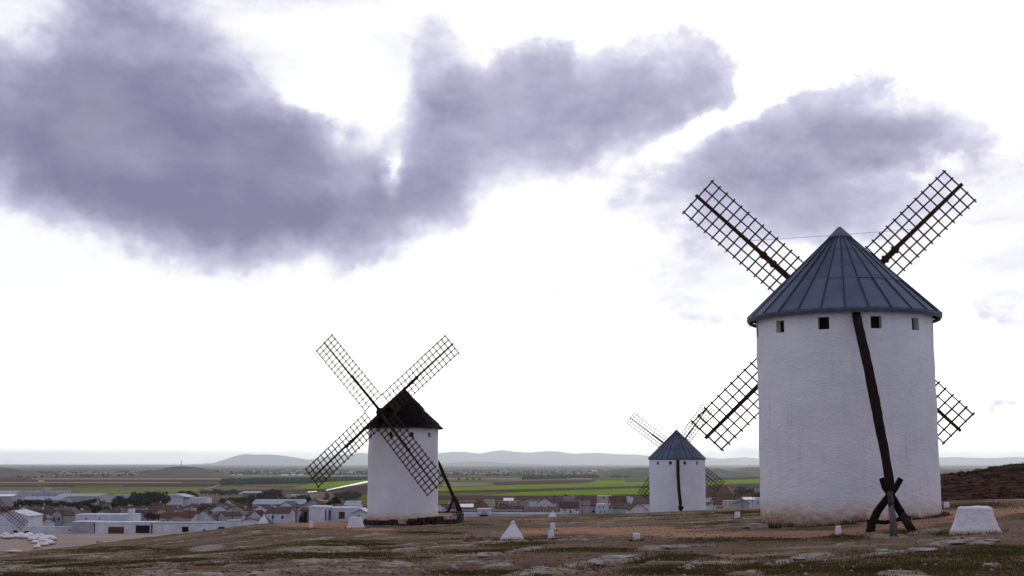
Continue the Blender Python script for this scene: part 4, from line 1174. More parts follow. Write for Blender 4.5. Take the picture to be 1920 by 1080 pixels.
clump('round', 1034, 1038, 950, 930, 1100, 1, 'small dark tree right of the single cypress', None)
clump('pine', 1052, 1062, 950, 924.5, 1150, 2, 'bushy dark tree at the field edge above the red roofed houses', 'field edge trees above the middle village')
clump('round', 1384, 1404, 925, 909.5, 1500, 7, 'dark tree of the dense clump between the small mill and the large mill', 'dense clump between the mills')
clump('round', 1404, 1436, 932, 919, 1250, 9, 'low tree above the red roofs beside the large windmill', 'trees beside the large mill')
clump('round', 1376, 1388, 945, 925, 850, 3, 'dark garden tree among the red roofs left of the large windmill', 'garden trees')
clump('bare', 255, 300, 975, 953, 640, 14, 'leafless brown tree of the thicket behind the white garage row', 'bare trees behind the garages')
clump('bare', 378, 410, 975, 942, 700, 10, 'leafless brown tree of the dark thicket right of the white houses', 'bare trees of the dark thicket')
clump('round', 562, 578, 982, 952, 330, 2, 'dark garden tree right of the adobe stump', 'trees beside the stump', .6)
for (u, v) in ((861, 901), (876, 901.5), (887, 902), (899, 902)):
    p = plane_pt(u, v, -50); tree('round', p.x, p.y, 10, 'one of the tiny lone trees on the green plain right of the black roofed mill', 'lone trees on the plain', 1.3)
# far woods: nobody could count their trees
def wood_mass(name, polys, hgt, n, label, seed):
    rg = random.Random(seed); mb = MB()
    for (u0, u1, va, vb, v2a, v2b) in polys:
        for _ in range(n):
            t = rg.random(); u = u0+(u1-u0)*t; lo, hi = va+(vb-va)*t, v2a+(v2b-v2a)*t
            p = plane_pt(u, lo+(hi-lo)*rg.random(), -50); h = hgt*rg.uniform(.7, 1.15); w = h*rg.uniform(.5, .8)
            k = 5; a0 = rg.uniform(0, 1); b = len(mb.v)
            for z, r_ in ((0, .7), (.45, 1.0), (.8, .7)):
                for e in range(k):
                    a = a0+6.283*e/k; mb.v.append((p.x+w*r_*math.cos(a)*rg.uniform(.7, 1.2), p.y+w*r_*math.sin(a), -50.2+h*z*rg.uniform(.9, 1.1)))
            mb.v.append((p.x, p.y, -50+h))
            for q in range(2):
                for e in range(k): mb.f.append((b+q*k+e, b+q*k+(e+1) % k, b+(q+1)*k+(e+1) % k, b+(q+1)*k+e))
            for e in range(k): mb.f.append((b+2*k+e, b+2*k+(e+1) % k, b+3*k))
    return tag(mb.build(name, MT['leaf']), label, 'wood', None, 'stuff')
wood_mass('far_wood', [(416, 560, 910, 906, 903, 900), (560, 700, 907, 899.5, 900, 897.5)], 9, 900, 'long dark wood on the plain left of the black roofed windmill', 1)
wood_mass('hill_wood', [(270, 410, 886, 887, 884, 885), (1140, 1230, 896, 895, 891, 891), (1060, 1120, 897, 896, 895.4, 894.6), (980, 1060, 899, 898, 897.6, 896.8)], 10, 200, 'dark scrub belts at the foot of the far hills', 2)
wood_mass('distant_scrub', [(-20, 420, 896, 893, 885, 884), (430, 700, 890, 890, 883, 883), (830, 1200, 893, 892, 882, 882)], 8, 330, 'scattered bluish trees over the distant plain', 3)
# far town
def town(name, zones, n, seed, label):
    rg = random.Random(seed); mb = MB()
    for (u0, u1, v0, v1, sz) in zones:
        for _ in range(n):
            p = plane_pt(rg.uniform(u0, u1), rg.uniform(v0, v1), -50)
            w = sz*rg.uniform(.5, 1.6); d = sz*.6; h = sz*.3*rg.uniform(.6, 1.2)
            mb.box(p.x-w, p.x+w, p.y, p.y+d, -50.2, -50+h)
    return tag(mb.build(name, MT['house_grey']), label, 'town', None, 'stuff')
town('far_town', [(430, 690, 882, 888, 16), (840, 1180, 879, 890, 15), (100, 260, 884, 890, 10)], 110, 4, 'pale specks of the far town on the plain')
for (u0, u1, vb, vt, lab) in [(527, 540, 892, 889.5, 'bright shed, widest of the three white sheds far off under the mountain'), (546, 553, 891.5, 888.5, 'bright shed, middle one of the three white sheds under the mountain'),
                              (558, 569, 891, 889.2, 'bright shed, right one of the three white sheds under the mountain'), (653, 661, 887.6, 884.6, 'small bright shed far off just left of the black roofed mill'),
                              (431, 440, 892, 890.2, 'tiny white shed left end of the far plain below the mountain'), (447, 453, 891, 889, 'tiny white shed second from the left below the mountain'),
                              (72, 81, 903.5, 901.6, 'bright white hut alone on the brown fields at the far left'), (1110, 1119, 884.5, 882, 'bright white shed far off right of the middle of the plain'),
                              (470, 476, 901, 899.6, 'tiny yellowish shed at the edge of the long dark wood')]:
    a, b = plane_pt(u0, vb, -50), plane_pt(u1, vb, -50); w = b.x-a.x; h = P(u0, vt, a.y).z+50
    r_ = empty('far_shed', (a.x, a.y, -50), lab, 'shed', 'bright sheds on the far plain')
    mb = MB(); mb.box(0, w, 0, w*.5, -.3, h*.6); mb.build('wall', MT['house_white'], r_)
    mb = MB(); mb.hexa([(-.5, -.5, h*.6), (w+.5, -.5, h*.6), (w+.5, w*.25, h), (-.5, w*.25, h)], [(-.5, -.5, h*.6+.4), (w+.5, -.5, h*.6+.4), (w+.5, w*.25, h+.4), (-.5, w*.25, h+.4)])
    mb.hexa([(-.5, w*.25, h), (w+.5, w*.25, h), (w+.5, w*.55, h*.6), (-.5, w*.55, h*.6)], [(-.5, w*.25, h+.4), (w+.5, w*.25, h+.4), (w+.5, w*.55, h*.6+.4), (-.5, w*.55, h*.6+.4)])
    mb.build('roof', MT['glint_roof'], r_)

# ================================================================== village
def building(u0, u1, vtop, D, label, cat='house', kind='x', roof=.35, wall='house_white', roofm='roof_red', depth=None, wins=(), group=None, rot=0, chim=False, base=None, name='village_house', over=.3):
    """wall top at photo row vtop; roof rise as a fraction of the depth (or width)"""
    if kind == 'x': roof = min(roof*.62, .42)
    pc = P((u0+u1)/2, vtop, D); w = (u1-u0)/F*D/CP; d = depth or min(max(w*.7, 6), 11)
    zb = gz(pc.x, D) if base is None else base; h = max(1.5, pc.z-zb)
    r_ = empty(name, (pc.x, D, zb), label, cat, group, rot)
    x0, x1 = -w/2, w/2
    mb = MB()
    if kind == 'y':
        rh = roof*w/2
        mb.v = [(x0, 0, -2), (x1, 0, -2), (x1, 0, h), (0, 0, h+rh), (x0, 0, h), (x0, d, -2), (x1, d, -2), (x1, d, h), (0, d, h+rh), (x0, d, h)]
        mb.f = [(0, 1, 2, 3, 4), (9, 8, 7, 6, 5), (1, 6, 7, 2), (0, 4, 9, 5)]
    elif kind == 'x':
        rh = roof*d/2
        mb.v = [(x0, 0, -2), (x1, 0, -2), (x1, 0, h), (x0, 0, h), (x0, d, -2), (x1, d, -2), (x1, d, h), (x0, d, h), (x0, d/2, h+rh), (x1, d/2, h+rh)]
        mb.f = [(0, 1, 2, 3), (7, 6, 5, 4), (1, 5, 6, 9, 2), (4, 0, 3, 8, 7)]
    else:
        mb.box(x0, x1, 0, d, -2, h)
    mb.build('wall', MT[wall], r_)
    rb = MB(); t = .22; e = over
    if kind == 'y':
        s_ = rh/(w/2)
        for sg in (-1, 1):
            a = [(0, -e, h+rh), (sg*(w/2+e), -e, h-e*s_), (sg*(w/2+e), d+e, h-e*s_), (0, d+e, h+rh)]
            if sg < 0: a = a[::-1]
            rb.hexa([(q[0], q[1], q[2]+.02) for q in a], [(q[0], q[1], q[2]+t) for q in a])
    elif kind == 'x':
        s_ = rh/(d/2)
        a = [(x0-e, -e, h-e*s_), (x1+e, -e, h-e*s_), (x1+e, d/2, h+rh), (x0-e, d/2, h+rh)]
        rb.hexa([(q[0], q[1], q[2]+.02) for q in a], [(q[0], q[1], q[2]+t) for q in a])
        a = [(x0-e, d/2, h+rh), (x1+e, d/2, h+rh), (x1+e, d+e, h-e*s_), (x0-e, d+e, h-e*s_)]
        rb.hexa([(q[0], q[1], q[2]+.02) for q in a], [(q[0], q[1], q[2]+t) for q in a])
    else:
        rb.box(x0-.12, x1+.12, -.12, d+.12, h+.003, h+.28)
    ro = rb.build('roof', MT[roofm], r_)
    if chim:
        mb = MB(); cx = w*.22; zt = h+(roof*d/2 if kind == 'x' else 0)+1.0
        mb.box(cx-.4, cx+.4, d*.42, d*.42+.8, h, zt); mb.box(cx-.5, cx+.5, d*.42-.1, d*.42+.9, zt, zt+.15); mb.build('chimney', MT['house_white'], ro)
    for wn in wins:    # (u centre, v top, v bottom, width px, kind)
        uc, va, vb_, wp = wn[:4]; kd = wn[4] if len(wn) > 4 else 'window'
        pa, pb = P(uc, va, D), P(uc, vb_, D); xx = pa.x-pc.x; ww = wp/F*D/2
        z1_, z0_ = pa.z-zb, pb.z-zb
        mb = MB()
        if kd == 'window':
            mb.box(xx-ww, xx+ww, -.05, .02, z0_, z1_); o = mb.build('window', MT['house_grey'], r_)
            mb = MB(); mb.box(xx-ww*.8, xx+ww*.8, -.07, -.04, z0_+.1, z1_-.1); mb.build('pane', MT['dark'], o)
        else:
            mb.box(xx-ww, xx+ww, -.06, .02, z0_, z1_); o = mb.build('door', MT[kd], r_)
    return r_

# ---- explicit left village buildings
lw = 450
building(136, 178, 979.5, lw, 'grey rendered end section of the long white garage row', 'building', 'flat', wall='house_grey', roofm='house_white', depth=9, name='garage_building')
building(178.3, 285, 980.5, lw, 'white garage section with two wide dark doors at the foot of the hill', 'building', 'flat', roofm='house_white', depth=9, wins=[(218, 988, 1000.5, 29, 'door_brown'), (268, 985, 999.5, 26, 'dark')], name='garage_building')
building(285.3, 425, 981.5, lw, 'white garage section with two small dark doors and blue vent, right part of the row', 'building', 'flat', roofm='house_grey', depth=9, wins=[(347.5, 987.5, 998, 12, 'dark'), (415, 988, 992.5, 12, 'dark'), (383, 992, 996, 5)], name='garage_building')
building(425.3, 482, 977.5, lw-8, 'white wall section rising behind the hill edge left of the teal sided pyramid', 'building', 'flat', roofm='house_grey', depth=9, name='garage_building')
building(-40, 136, 988.5, lw+6, 'low white yard wall left of the garage row with three dark openings', 'wall', 'flat', roofm='house_white', depth=1.2, wins=[(29, 994.5, 1000, 7, 'dark'), (50, 995.5, 1000.5, 8, 'dark'), (131, 993, 995.5, 5)], name='yard_wall')
building(-12, 53, 968, lw+14, 'white gabled house with two brown windows behind the dark lattice sail at the far left', 'house', 'y', .28, depth=14, roofm='house_white', wins=[(12, 986, 992, 8, 'door_brown'), (23, 986, 992, 8, 'door_brown')])
terr = building(143, 248, 966, lw+16, 'white flat roofed terrace house with tall white chimney tower above the garage row', 'house', 'flat', roofm='house_white', depth=10, wins=[(162, 971, 974, 3.5), (186, 971, 974, 3.5)])
pt = P(245.5, 957, lw+15); mb = MB(); zz = terr.location
mb.box(P(241, 957, lw+15).x-zz.x, P(250, 957, lw+15).x-zz.x, -1.4, 1.2, -1, pt.z-zz.z)
for q in (241.3, 248.7): mb.box(P(q, 957, lw+15).x-zz.x-.12, P(q, 957, lw+15).x-zz.x+.25, -1.4, 1.2, pt.z-zz.z+.003, pt.z-zz.z+.55)
mb.build('chimney_tower', MT['house_white'], terr)
building(292, 341, 981, lw+20, 'small white house with shallow gable and two vents right of the terrace house', 'house', 'y', .30, depth=14, roofm='roof_grey', wins=[(306, 975, 979, 2.5), (315, 974, 979, 2.5)])
building(300, 360, 971.5, lw+60, 'low house with bright orange red tiled roof and white eave', 'house', 'x', .5, roofm='roof_red', depth=12)
building(455, 482, 976, 300, 'white lean to shed touching the teal sided pyramid', 'shed', 'y', .25, depth=8, roofm='roof_grey', name='garden_shed')
# sports hall and factory
hall = building(300, 343, 933, 1560, 'large white sports hall with faceted gable and dark posts', 'hall', 'flat', wall='house_white', roofm='shed_roof', depth=40, base=-49.5, name='sports_hall', wins=[(u, 928, 942, 1.6) for u in (305, 309, 314, 318)])
mb = MB(); D_ = 1560; hz = hall.location
gp = [(300, 933), (308, 927.5), (330, 926.5), (352, 932), (343, 933)]
pts_ = [P(u, v, D_)-hz for u, v in gp]
n_ = len(pts_); mb.v = [(p.x, -1, p.z) for p in pts_]+[(p.x, 40, p.z) for p in pts_]; mb.f = [tuple(range(n_)), tuple(range(n_, 2*n_))[::-1]]+[(i_, (i_+1) % n_, (i_+1) % n_+n_, i_+n_) for i_ in range(n_)]
mb.build('gable', MT['shed_pale'], hall)
building(272, 300, 934.5, 1556, 'low white annex on the left of the sports hall', 'building', 'x', .25, depth=30, roofm='roof_grey', base=-49.5, name='hall_annex')
building(343, 386, 935, 1564, 'long low white wing on the right of the sports hall', 'building', 'x', .16, depth=30, roofm='shed_roof', base=-49.5, name='hall_wing')
building(38, 112, 937.5, 1200, 'long factory shed with pale blue roof in front of the silos', 'shed', 'x', .25, wall='house_grey', roofm='shed_roof', depth=34, name='factory_shed')
building(104, 185, 931, 1350, 'wide factory shed with bright pale roof right of the silos', 'shed', 'x', .16, wall='house_grey', roofm='shed_roof', depth=50, name='factory_shed')
building(-30, 22, 930.5, 1400, 'factory shed with white roof edge at the far left', 'shed', 'x', .2, wall='house_grey', roofm='glint_roof', depth=30, name='factory_shed')
building(-30, 28, 925.5, 1650, 'pale factory shed behind at the far left edge', 'shed', 'x', .25, wall='house_grey', roofm='shed_roof', depth=40, name='factory_shed', base=-50)
building(213, 243, 927.5, 1450, 'pale flat shed with dark door left of the big dark trees', 'shed', 'flat', wall='shed_pale', roofm='shed_roof', depth=20, name='factory_shed', wins=[(221, 930, 934, 3)])
sil = empty('silo_battery', (P(90, 920, 1800).x, 1800, -50), 'battery of pale grey cylindrical silos behind the factory sheds', 'silos')
for k in range(17):
    u = 47+k*5.2; hgt = 922 if not (80 < u < 97) else 915.5
    p = P(u, hgt, 1800+(k % 2)*6)-sil.location; rr = 2.3/F*1800
    mb = MB(); mb.tube([(p.x, p.y, -1), (p.x, p.y, p.z), (p.x, p.y, p.z+1.2)], [rr, rr, rr*.3], 10); mb.build('silo', MT['shed_pale'], sil)
building(455, 490, 924, 1900, 'farm building with pale green roof and red wall above the hedge line', 'farm', 'x', .3, roofm='shed_pale', wall='house_brick', depth=20, base=-50, name='farm_building')
building(511, 522, 933, 1420, 'small white hut right under the big dark tree', 'hut', 'y', .4, roofm='house_white', depth=8, name='white_hut')
building(545, 562, 929.5, 1750, 'low shed with grey roof in the brown fields', 'shed', 'x', .3, roofm='shed_roof', wall='house_grey', depth=16, base=-50, name='field_shed')
building(474, 590, 945.5, 860, 'very long shed with pale blue grey roof beyond the cypresses', 'shed', 'x', .35, roofm='shed_roof', wall='house_grey', depth=26, name='long_shed')
building(497, 519, 957, 620, 'small white house behind the teal sided pyramid', 'house', 'flat', roofm='house_white', depth=8)
building(537, 556, 960, 600, 'small white house just above the adobe stump', 'house', 'flat', roofm='house_white', depth=8)
building(505, 530, 969, 520, 'low house with bright sunlit roof edge between pyramid and stump', 'house', 'x', .3, roofm='glint_roof', depth=8, wall='house_brick')
building(580, 613, 952, 300, 'white flat roofed garden house with blue lower wall left of the black roofed mill', 'house', 'flat', roofm='house_white', depth=8, wins=[(611, 955, 976, 2.4, 'door_brown')])
building(613.5, 665, 954, 303, 'white house with dark brown door and striped brown panel left of the black roofed mill', 'house', 'flat', roofm='house_white', depth=8, wins=[(616.5, 957, 975, 7.5, 'door_brown'), (641, 959.5, 972.5, 11, 'door_brown')])
building(646, 672, 949, 420, 'white house with low pale hipped roof beside the black roofed mill', 'house', 'x', .35, roofm='shed_roof', depth=12)
building(622, 645, 951.5, 400, 'small white gable with round ornament above the striped panel house', 'house', 'y', .25, roofm='roof_grey', depth=9)
building(661, 690, 963, 290, 'small white gabled house half hidden by the white trapezoid block', 'house', 'y', .5, roofm='shed_roof', depth=8, wins=[(672, 966, 969, 8)])
building(565, 580, 958, 330, 'narrow brown gate building right of the adobe stump', 'building', 'x', .3, wall='house_brick', roofm='roof_brown', depth=6, wins=[(573, 960, 980, 6, 'dark')])
# ---- middle village, explicit
building(845, 1048, 966, 330, 'very long low white wall building along the foot of the slope', 'building', 'flat', roofm='house_white', depth=3, wins=[(1002, 965.5, 969, 3.4, 'dark'), (1026, 965, 968.6, 3.4, 'dark')], name='long_wall')
fr = building(895.5, 919.5, 956.5, 328, 'white garage front with blue oval sign over a dark doorway', 'garage', 'flat', roofm='shed_pale', depth=6, wins=[(907.5, 964.5, 969, 17, 'dark')], name='sign_garage')
pc = P(908, 961.3, 328)-fr.location
mb = MB(); mb.v = [(pc.x+.62*math.cos(t)*.98, -.08, pc.z+.28*math.sin(t)) for t in np.linspace(0, 6.283, 25)[:-1]]+[(pc.x+.62*math.cos(t)*.98, -.01, pc.z+.28*math.sin(t)) for t in np.linspace(0, 6.283, 25)[:-1]]
mb.f = [tuple(range(24))[::-1]]+[(i_, (i_+1) % 24, (i_+1) % 24+24, i_+24) for i_ in range(24)]; sg_ = mb.build('oval_sign', MT['blue'], fr)
mb = MB(); mb.v = [(pc.x+.42*math.cos(t), -.10, pc.z-.02+.15*math.sin(t)) for t in np.linspace(0, 6.283, 25)[:-1]]+[(pc.x+.42*math.cos(t), -.075, pc.z-.02+.15*math.sin(t)) for t in np.linspace(0, 6.283, 25)[:-1]]
mb.f = [tuple(range(24))[::-1]]+[(i_, (i_+1) % 24, (i_+1) % 24+24, i_+24) for i_ in range(24)]; mb.build('sign_face', MT['house_white'], sg_)
for uu_ in (901.5, 914): 
    p = P(uu_, 966, 328)-fr.location; mb = MB(); mb.box(p.x-.2, p.x+.2, -.12, -.065, p.z-.12, p.z+.12); mb.build('red_light', MT['red'], fr)
rb_ = building(983, 1047, 961.5, 336, 'white shed with a steep ribbed brown tile roof', 'shed', 'x', .62, roofm='roof_brown', depth=6.4, name='ribbed_shed')
wv = (1047-983)/F*336/CP; ov = rb_.location
for k in range(24):
    x = -wv/2+wv*(k+.5)/24; hh = P(1015, 961.5, 336).z-ov.z
    mb = MB(); mb.bar((x, -.3, hh+.10), (x, 3.2, hh+.22+.62*3.2), .12, .12, (0, 0, 1)); mb.build('roof_rib', MT['stone_pale'], rb_)
building(840, 985, 959.5, 352, 'long low shed with grey roof behind the long white wall', 'shed', 'x', .3, wall='house_white', roofm='roof_grey', depth=4, name='low_shed')
building(863, 886, 951, 560, 'small house with bright white ridge right of the leaning tail pole', 'house', 'x', .4, roofm='glint_roof', depth=9, wall='house_brick')
building(908.5, 927.5, 938.5, 720, 'cream rendered block wall without windows in the middle village', 'house', 'flat', wall='house_cream', roofm='house_grey', depth=9)
building(928, 951, 941, 725, 'cream house with three dark arched openings beside the blank cream wall', 'house', 'flat', wall='house_cream', roofm='roof_brown', depth=9, wins=[(932, 943, 946.5, 3, 'dark'), (938, 943, 946.5, 3, 'dark'), (944, 943, 946.5, 3, 'dark')])
building(945, 962, 939, 790, 'house with bright pale roof patch behind the arched openings', 'house', 'x', .5, roofm='glint_roof', wall='house_grey', depth=9)
building(978, 1012, 937, 880, 'house with broad red roof and one dark window below the green field', 'house', 'x', .55, roofm='roof_red', wall='house_cream', depth=14, wins=[(981.5, 937.6, 940, 3, 'dark')])
building(993, 1028, 939, 800, 'long white wall house left of the single cypress', 'house', 'x', .2, roofm='roof_grey', depth=8)
building(1028, 1043, 941.5, 800, 'small white house under the single cypress', 'house', 'x', .5, roofm='roof_brown', wall='house_cream', depth=9)
building(1053, 1085, 953, 540, 'white house with dark door, window and red tiled roof in the middle village', 'house', 'x', .7, roofm='roof_red', depth=12, wins=[(1059, 955, 958.5, 3), (1070, 957, 962, 3.6, 'door_brown'), (1081, 954.5, 958, 3.6)])
building(1085.5, 1106, 948, 560, 'grey unpainted house right of the white house with the dark door', 'house', 'x', .5, roofm='roof_grey', wall='house_grey', depth=12)
building(1106, 1120, 948.5, 565, 'grey house with red roof left of the two storey white house', 'house', 'x', .6, roofm='roof_red', wall='house_grey', depth=12, wins=[(1113, 957, 960.5, 5, 'dark')])
building(1058, 1082, 938, 700, 'white house with grey roof at the upper row of the middle village', 'house', 'x', .5, roofm='roof_grey', depth=12, chim=True)
building(1082, 1120, 940, 680, 'long house with dull red roof at the upper row of the middle village', 'house', 'x', .5, roofm='roof_red', wall='house_cream', depth=12)
building(1120.5, 1137, 946.5, 530, 'two storey white house with flat roof and four windows near the small windmill', 'house', 'flat', roofm='house_white', depth=9, wins=[(1124, 950, 953, 2.6), (1131.5, 950, 953, 2.6), (1126, 958.5, 961, 2.6), (1133, 958.5, 961, 2.6)])
building(1137.4, 1150, 947, 540, 'white house with balcony joined to the two storey white house', 'house', 'flat', roofm='house_grey', depth=8, wins=[(1144, 950, 953.5, 3.6)])
building(1146, 1175, 944, 590, 'house with large red tiled roof in front of the long white gable', 'house', 'x', .85, roofm='roof_red', wall='house_grey', depth=14)
building(1122, 1146, 930.5, 640, 'pale tall house with roof terrace at the edge of the bright green field', 'house', 'flat', wall='house_cream', roofm='house_white', depth=9, wins=[(1132, 932, 935, 3.5)])
building(1162, 1195, 936, 620, 'long white gable house beside the small windmill with sloping red roof', 'house', 'y', .42, roofm='roof_red', depth=16)
building(1181, 1213, 956.5, 470, 'white gabled barn directly left of the small windmill', 'barn', 'y', .75, roofm='roof_brown', depth=16)
building(1150, 1182, 953, 520, 'low grey shed left of the white gabled barn', 'shed', 'x', .5, roofm='roof_brown', wall='house_grey', depth=12)
building(1192, 1222, 944.5, 600, 'house with brown red roof behind the white barn', 'house', 'x', .5, roofm='roof_brown', wall='house_white', depth=12)
# ---- gap between the small and the large mill
building(1326, 1340, 947, 520, 'small white gabled house right of the small windmill', 'house', 'y', .5, roofm='roof_brown', depth=10)
building(1341, 1361, 945.5, 540, 'cream house with two dark windows and red roof right of the small windmill', 'house', 'x', .6, roofm='roof_red', wall='house_cream', depth=12, wins=[(1347, 950, 953, 3, 'dark'), (1353, 950, 953, 3, 'dark')])
building(1362.5, 1383, 940.5, 520, 'pale blank walled house between the two red roofs', 'house', 'flat', wall='house_cream', roofm='house_grey', depth=10)
building(1383, 1404, 944, 500, 'long sloping pale wall house running down behind the hill crest', 'house', 'y', .6, wall='house_grey', roofm='roof_grey', depth=10)
building(1396, 1415, 937.5, 560, 'light blue grey house left of the large windmill', 'house', 'x', .3, roofm='shed_roof', depth=10)
building(1415.5, 1432, 935, 570, 'white two storey house touching the left edge of the large windmill', 'house', 'flat', roofm='house_white', depth=10, wins=[(1421, 939, 944, 2), (1426, 939, 944, 2)])
building(1322, 1346, 932, 700, 'white walled house with red roof behind the sail of the small windmill', 'house', 'x', .6, roofm='roof_red', depth=12)
building(1350, 1378, 938, 660, 'house with large deep red roof between the mills', 'house', 'x', .9, roofm='roof_red', wall='house_brick', depth=15)
building(1322, 1370, 928, 900, 'long barn with wide dull red roof between the mills', 'barn', 'x', .7, roofm='roof_red', wall='house_brick', depth=26)
building(1359, 1367, 914.5, 1250, 'small white block house above the red roofs between the mills', 'house', 'flat', roofm='shed_pale', depth=9)
building(1385, 1396, 931, 640, 'ochre gabled house among the garden trees', 'house', 'y', .8, wall='house_cream', roofm='roof_red', depth=9)
building(1386, 1415, 937, 630, 'deep red roofed house left of the large windmill', 'house', 'x', .8, wall='house_brick', roofm='roof_red', depth=13)

# ---- filler houses, individually placed rows
rg = random.Random(31)
protos = []
WALLS = ['house_white', 'house_grey', 'house_brick', 'house_cream', 'house_grey', 'house_white', 'house_brick']; ROOFS = ['roof_red', 'roof_brown', 'roof_red', 'roof_brown', 'roof_grey', 'roof_red']
WN = dict(house_white='whitewashed', house_cream='cream', house_grey='grey', house_brick='brick'); RN = dict(roof_red='red tiled', roof_brown='brown tiled', roof_grey='grey tiled')
def hidden(x, D, z):
    return any(gz(x*t, D*t) > z*t for t in [i_/60 for i_ in range(3, 58)])
def filler(u0, u1, D0, D1, n, where):
    for k in range(int(n*.62)):
        D = D0+(D1-D0)*rg.random(); u = rg.uniform(u0, u1); wpx = rg.uniform(5, 12)*F/D
        wl, rf = rg.choice(WALLS), rg.choice(ROOFS); x = P(u, 950, D).x
        zt = gz(x, D)+rg.uniform(2.4, 5.2); vtop = to_px(x, D, zt)[1]
        if hidden(x, D, zt+.5): continue
        building(u-wpx/2, u+wpx/2, vtop, D, 'small %s house with %s roof %s' % (WN[wl], RN[rf], where), 'house', rg.choice('xxy'), rg.uniform(.45, .75), wl, rf,
                 depth=rg.uniform(5, 9), group='%s houses with %s roofs %s' % (WN[wl], RN[rf], where), rot=rg.uniform(-.5, .5), chim=rg.random() < .5, wins=[(u-wpx*.2, vtop+.3*F/D*2.6, vtop+F/D*2.2, .9*F/D*1.1), (u+wpx*.22, vtop+.3*F/D*2.6, vtop+F/D*2.2, F/D*1.0)] if rg.random() < .6 else ())
filler(52, 140, 500, 1000, 70, 'left of the terrace house')
filler(-10, 60, 540, 850, 16, 'at the far left edge')
filler(140, 260, 560, 1000, 34, 'above the terrace house')
filler(290, 480, 510, 1000, 95, 'above the garage row')
filler(480, 600, 480, 900, 36, 'around the adobe stump')
filler(600, 690, 460, 760, 12, 'left of the black roofed mill')
filler(840, 1060, 640, 1050, 44, 'right of the black roofed mill')
filler(1050, 1220, 690, 1050, 40, 'left of the small windmill')
filler(1320, 1430, 640, 1100, 34, 'between the mills')

for k, (u, D) in enumerate([(20, 520), (66, 600), (118, 470), (150, 640), (205, 600), (232, 520), (262, 500), (312, 560), (356, 480), (392, 520), (436, 500), (470, 480), (512, 440), (556, 380), (596, 420), (640, 380), (858, 460), (930, 520), (972, 600), (1040, 470), (1092, 520), (1142, 490), (1190, 520), (1338, 480), (1392, 470), (1412, 520)]):
    x = P(u, 960, D).x; zb_ = gz(x, D); hh = rng.uniform(6.5, 9)
    r_ = empty('utility_pole', (x, D, zb_), 'thin dark utility pole rising among the village roofs', 'pole', 'utility poles of the village', rng.uniform(-.6, .6))
    mb = MB(); mb.tube([(0, 0, -.5), (0, 0, hh)], [.13, .09], 6); mb.build('post', MT['trunk'], r_)
    mb = MB(); mb.box(-.8, .8, -.06, .06, hh-.7, hh-.55); mb.build('cross_arm', MT['trunk'], r_)

# masts on the far hills
for (u, vt, D, z0, lab) in ((340, 862, 5300, -15, 'thin mast on the low wooded hill at the left'), (1404, 871, 6200, -14, 'small mast on the hill between the mills')):
    p = P(u, vt, D); mb = MB()
    h = p.z-z0
    for (sx, sy) in ((-1, -1), (1, -1), (1, 1), (-1, 1)): mb.bar((sx*2, sy*2, 0), (sx*.4, sy*.4, h), .5, .5, (0, 1, 0))
    for q in range(5): mb.box(-2+.3*q, 2-.3*q, -2+.3*q, 2-.3*q, h*q/5, h*q/5+.4)
    o = mb.build('mast', MT['wood_grey']); o.location = (p.x, D, z0); tag(o, lab, 'mast')

# ================================================================== ground cover
def scatter_grass(n, seed):
    r2 = np.random.default_rng(seed)
    y = 14*np.exp(r2.random(n*6)*math.log(110/14.)); x = (r2.random(n*6)*2-1)*(.43*y+1)
    jr = np.clip(np.searchsorted(rows, y)-1, 0, nr-2)
    kc = np.clip(((x/half[jr]+1)/2*(NC-1)).astype(int), 0, NC-2)
    keep = r2.random(n*6) < np.clip(grass[jr, kc]*1.3-.1, 0, 1)
    x, y, jr, kc = x[keep][:n], y[keep][:n], jr[keep][:n], kc[keep][:n]; n = len(x)
    z = FZ[jr, kc]
    h = (.015+.04*r2.random(n)); a = r2.random(n)*6.283; w = .005+.00030*y; lean = (r2.random((n, 2))-.5)*h[:, None]*1.1
    dx, dy = np.cos(a)*w, np.sin(a)*w
    v = np.empty((n, 3, 3)); v[:, 0] = np.stack([x-dx, y-dy, z-.02], 1); v[:, 1] = np.stack([x+dx, y+dy, z-.02], 1); v[:, 2] = np.stack([x+lean[:, 0], y+lean[:, 1], z+h], 1)
    me_ = bpy.data.meshes.new('dry_grass'); me_.vertices.add(n*3); me_.vertices.foreach_set('co', v.astype(np.float32).ravel())
    me_.loops.add(n*3); me_.loops.foreach_set('vertex_index', np.arange(n*3, dtype=np.int32)); me_.polygons.add(n); me_.polygons.foreach_set('loop_start', np.arange(n, dtype=np.int32)*3)
    me_.update(calc_edges=True); me_.materials.append(MT['leaf_dry'])
    tag(link('dry_grass', me_), 'short dry olive grass growing in patches on the hilltop', 'grass', None, 'stuff')
scatter_grass(150000, 5)
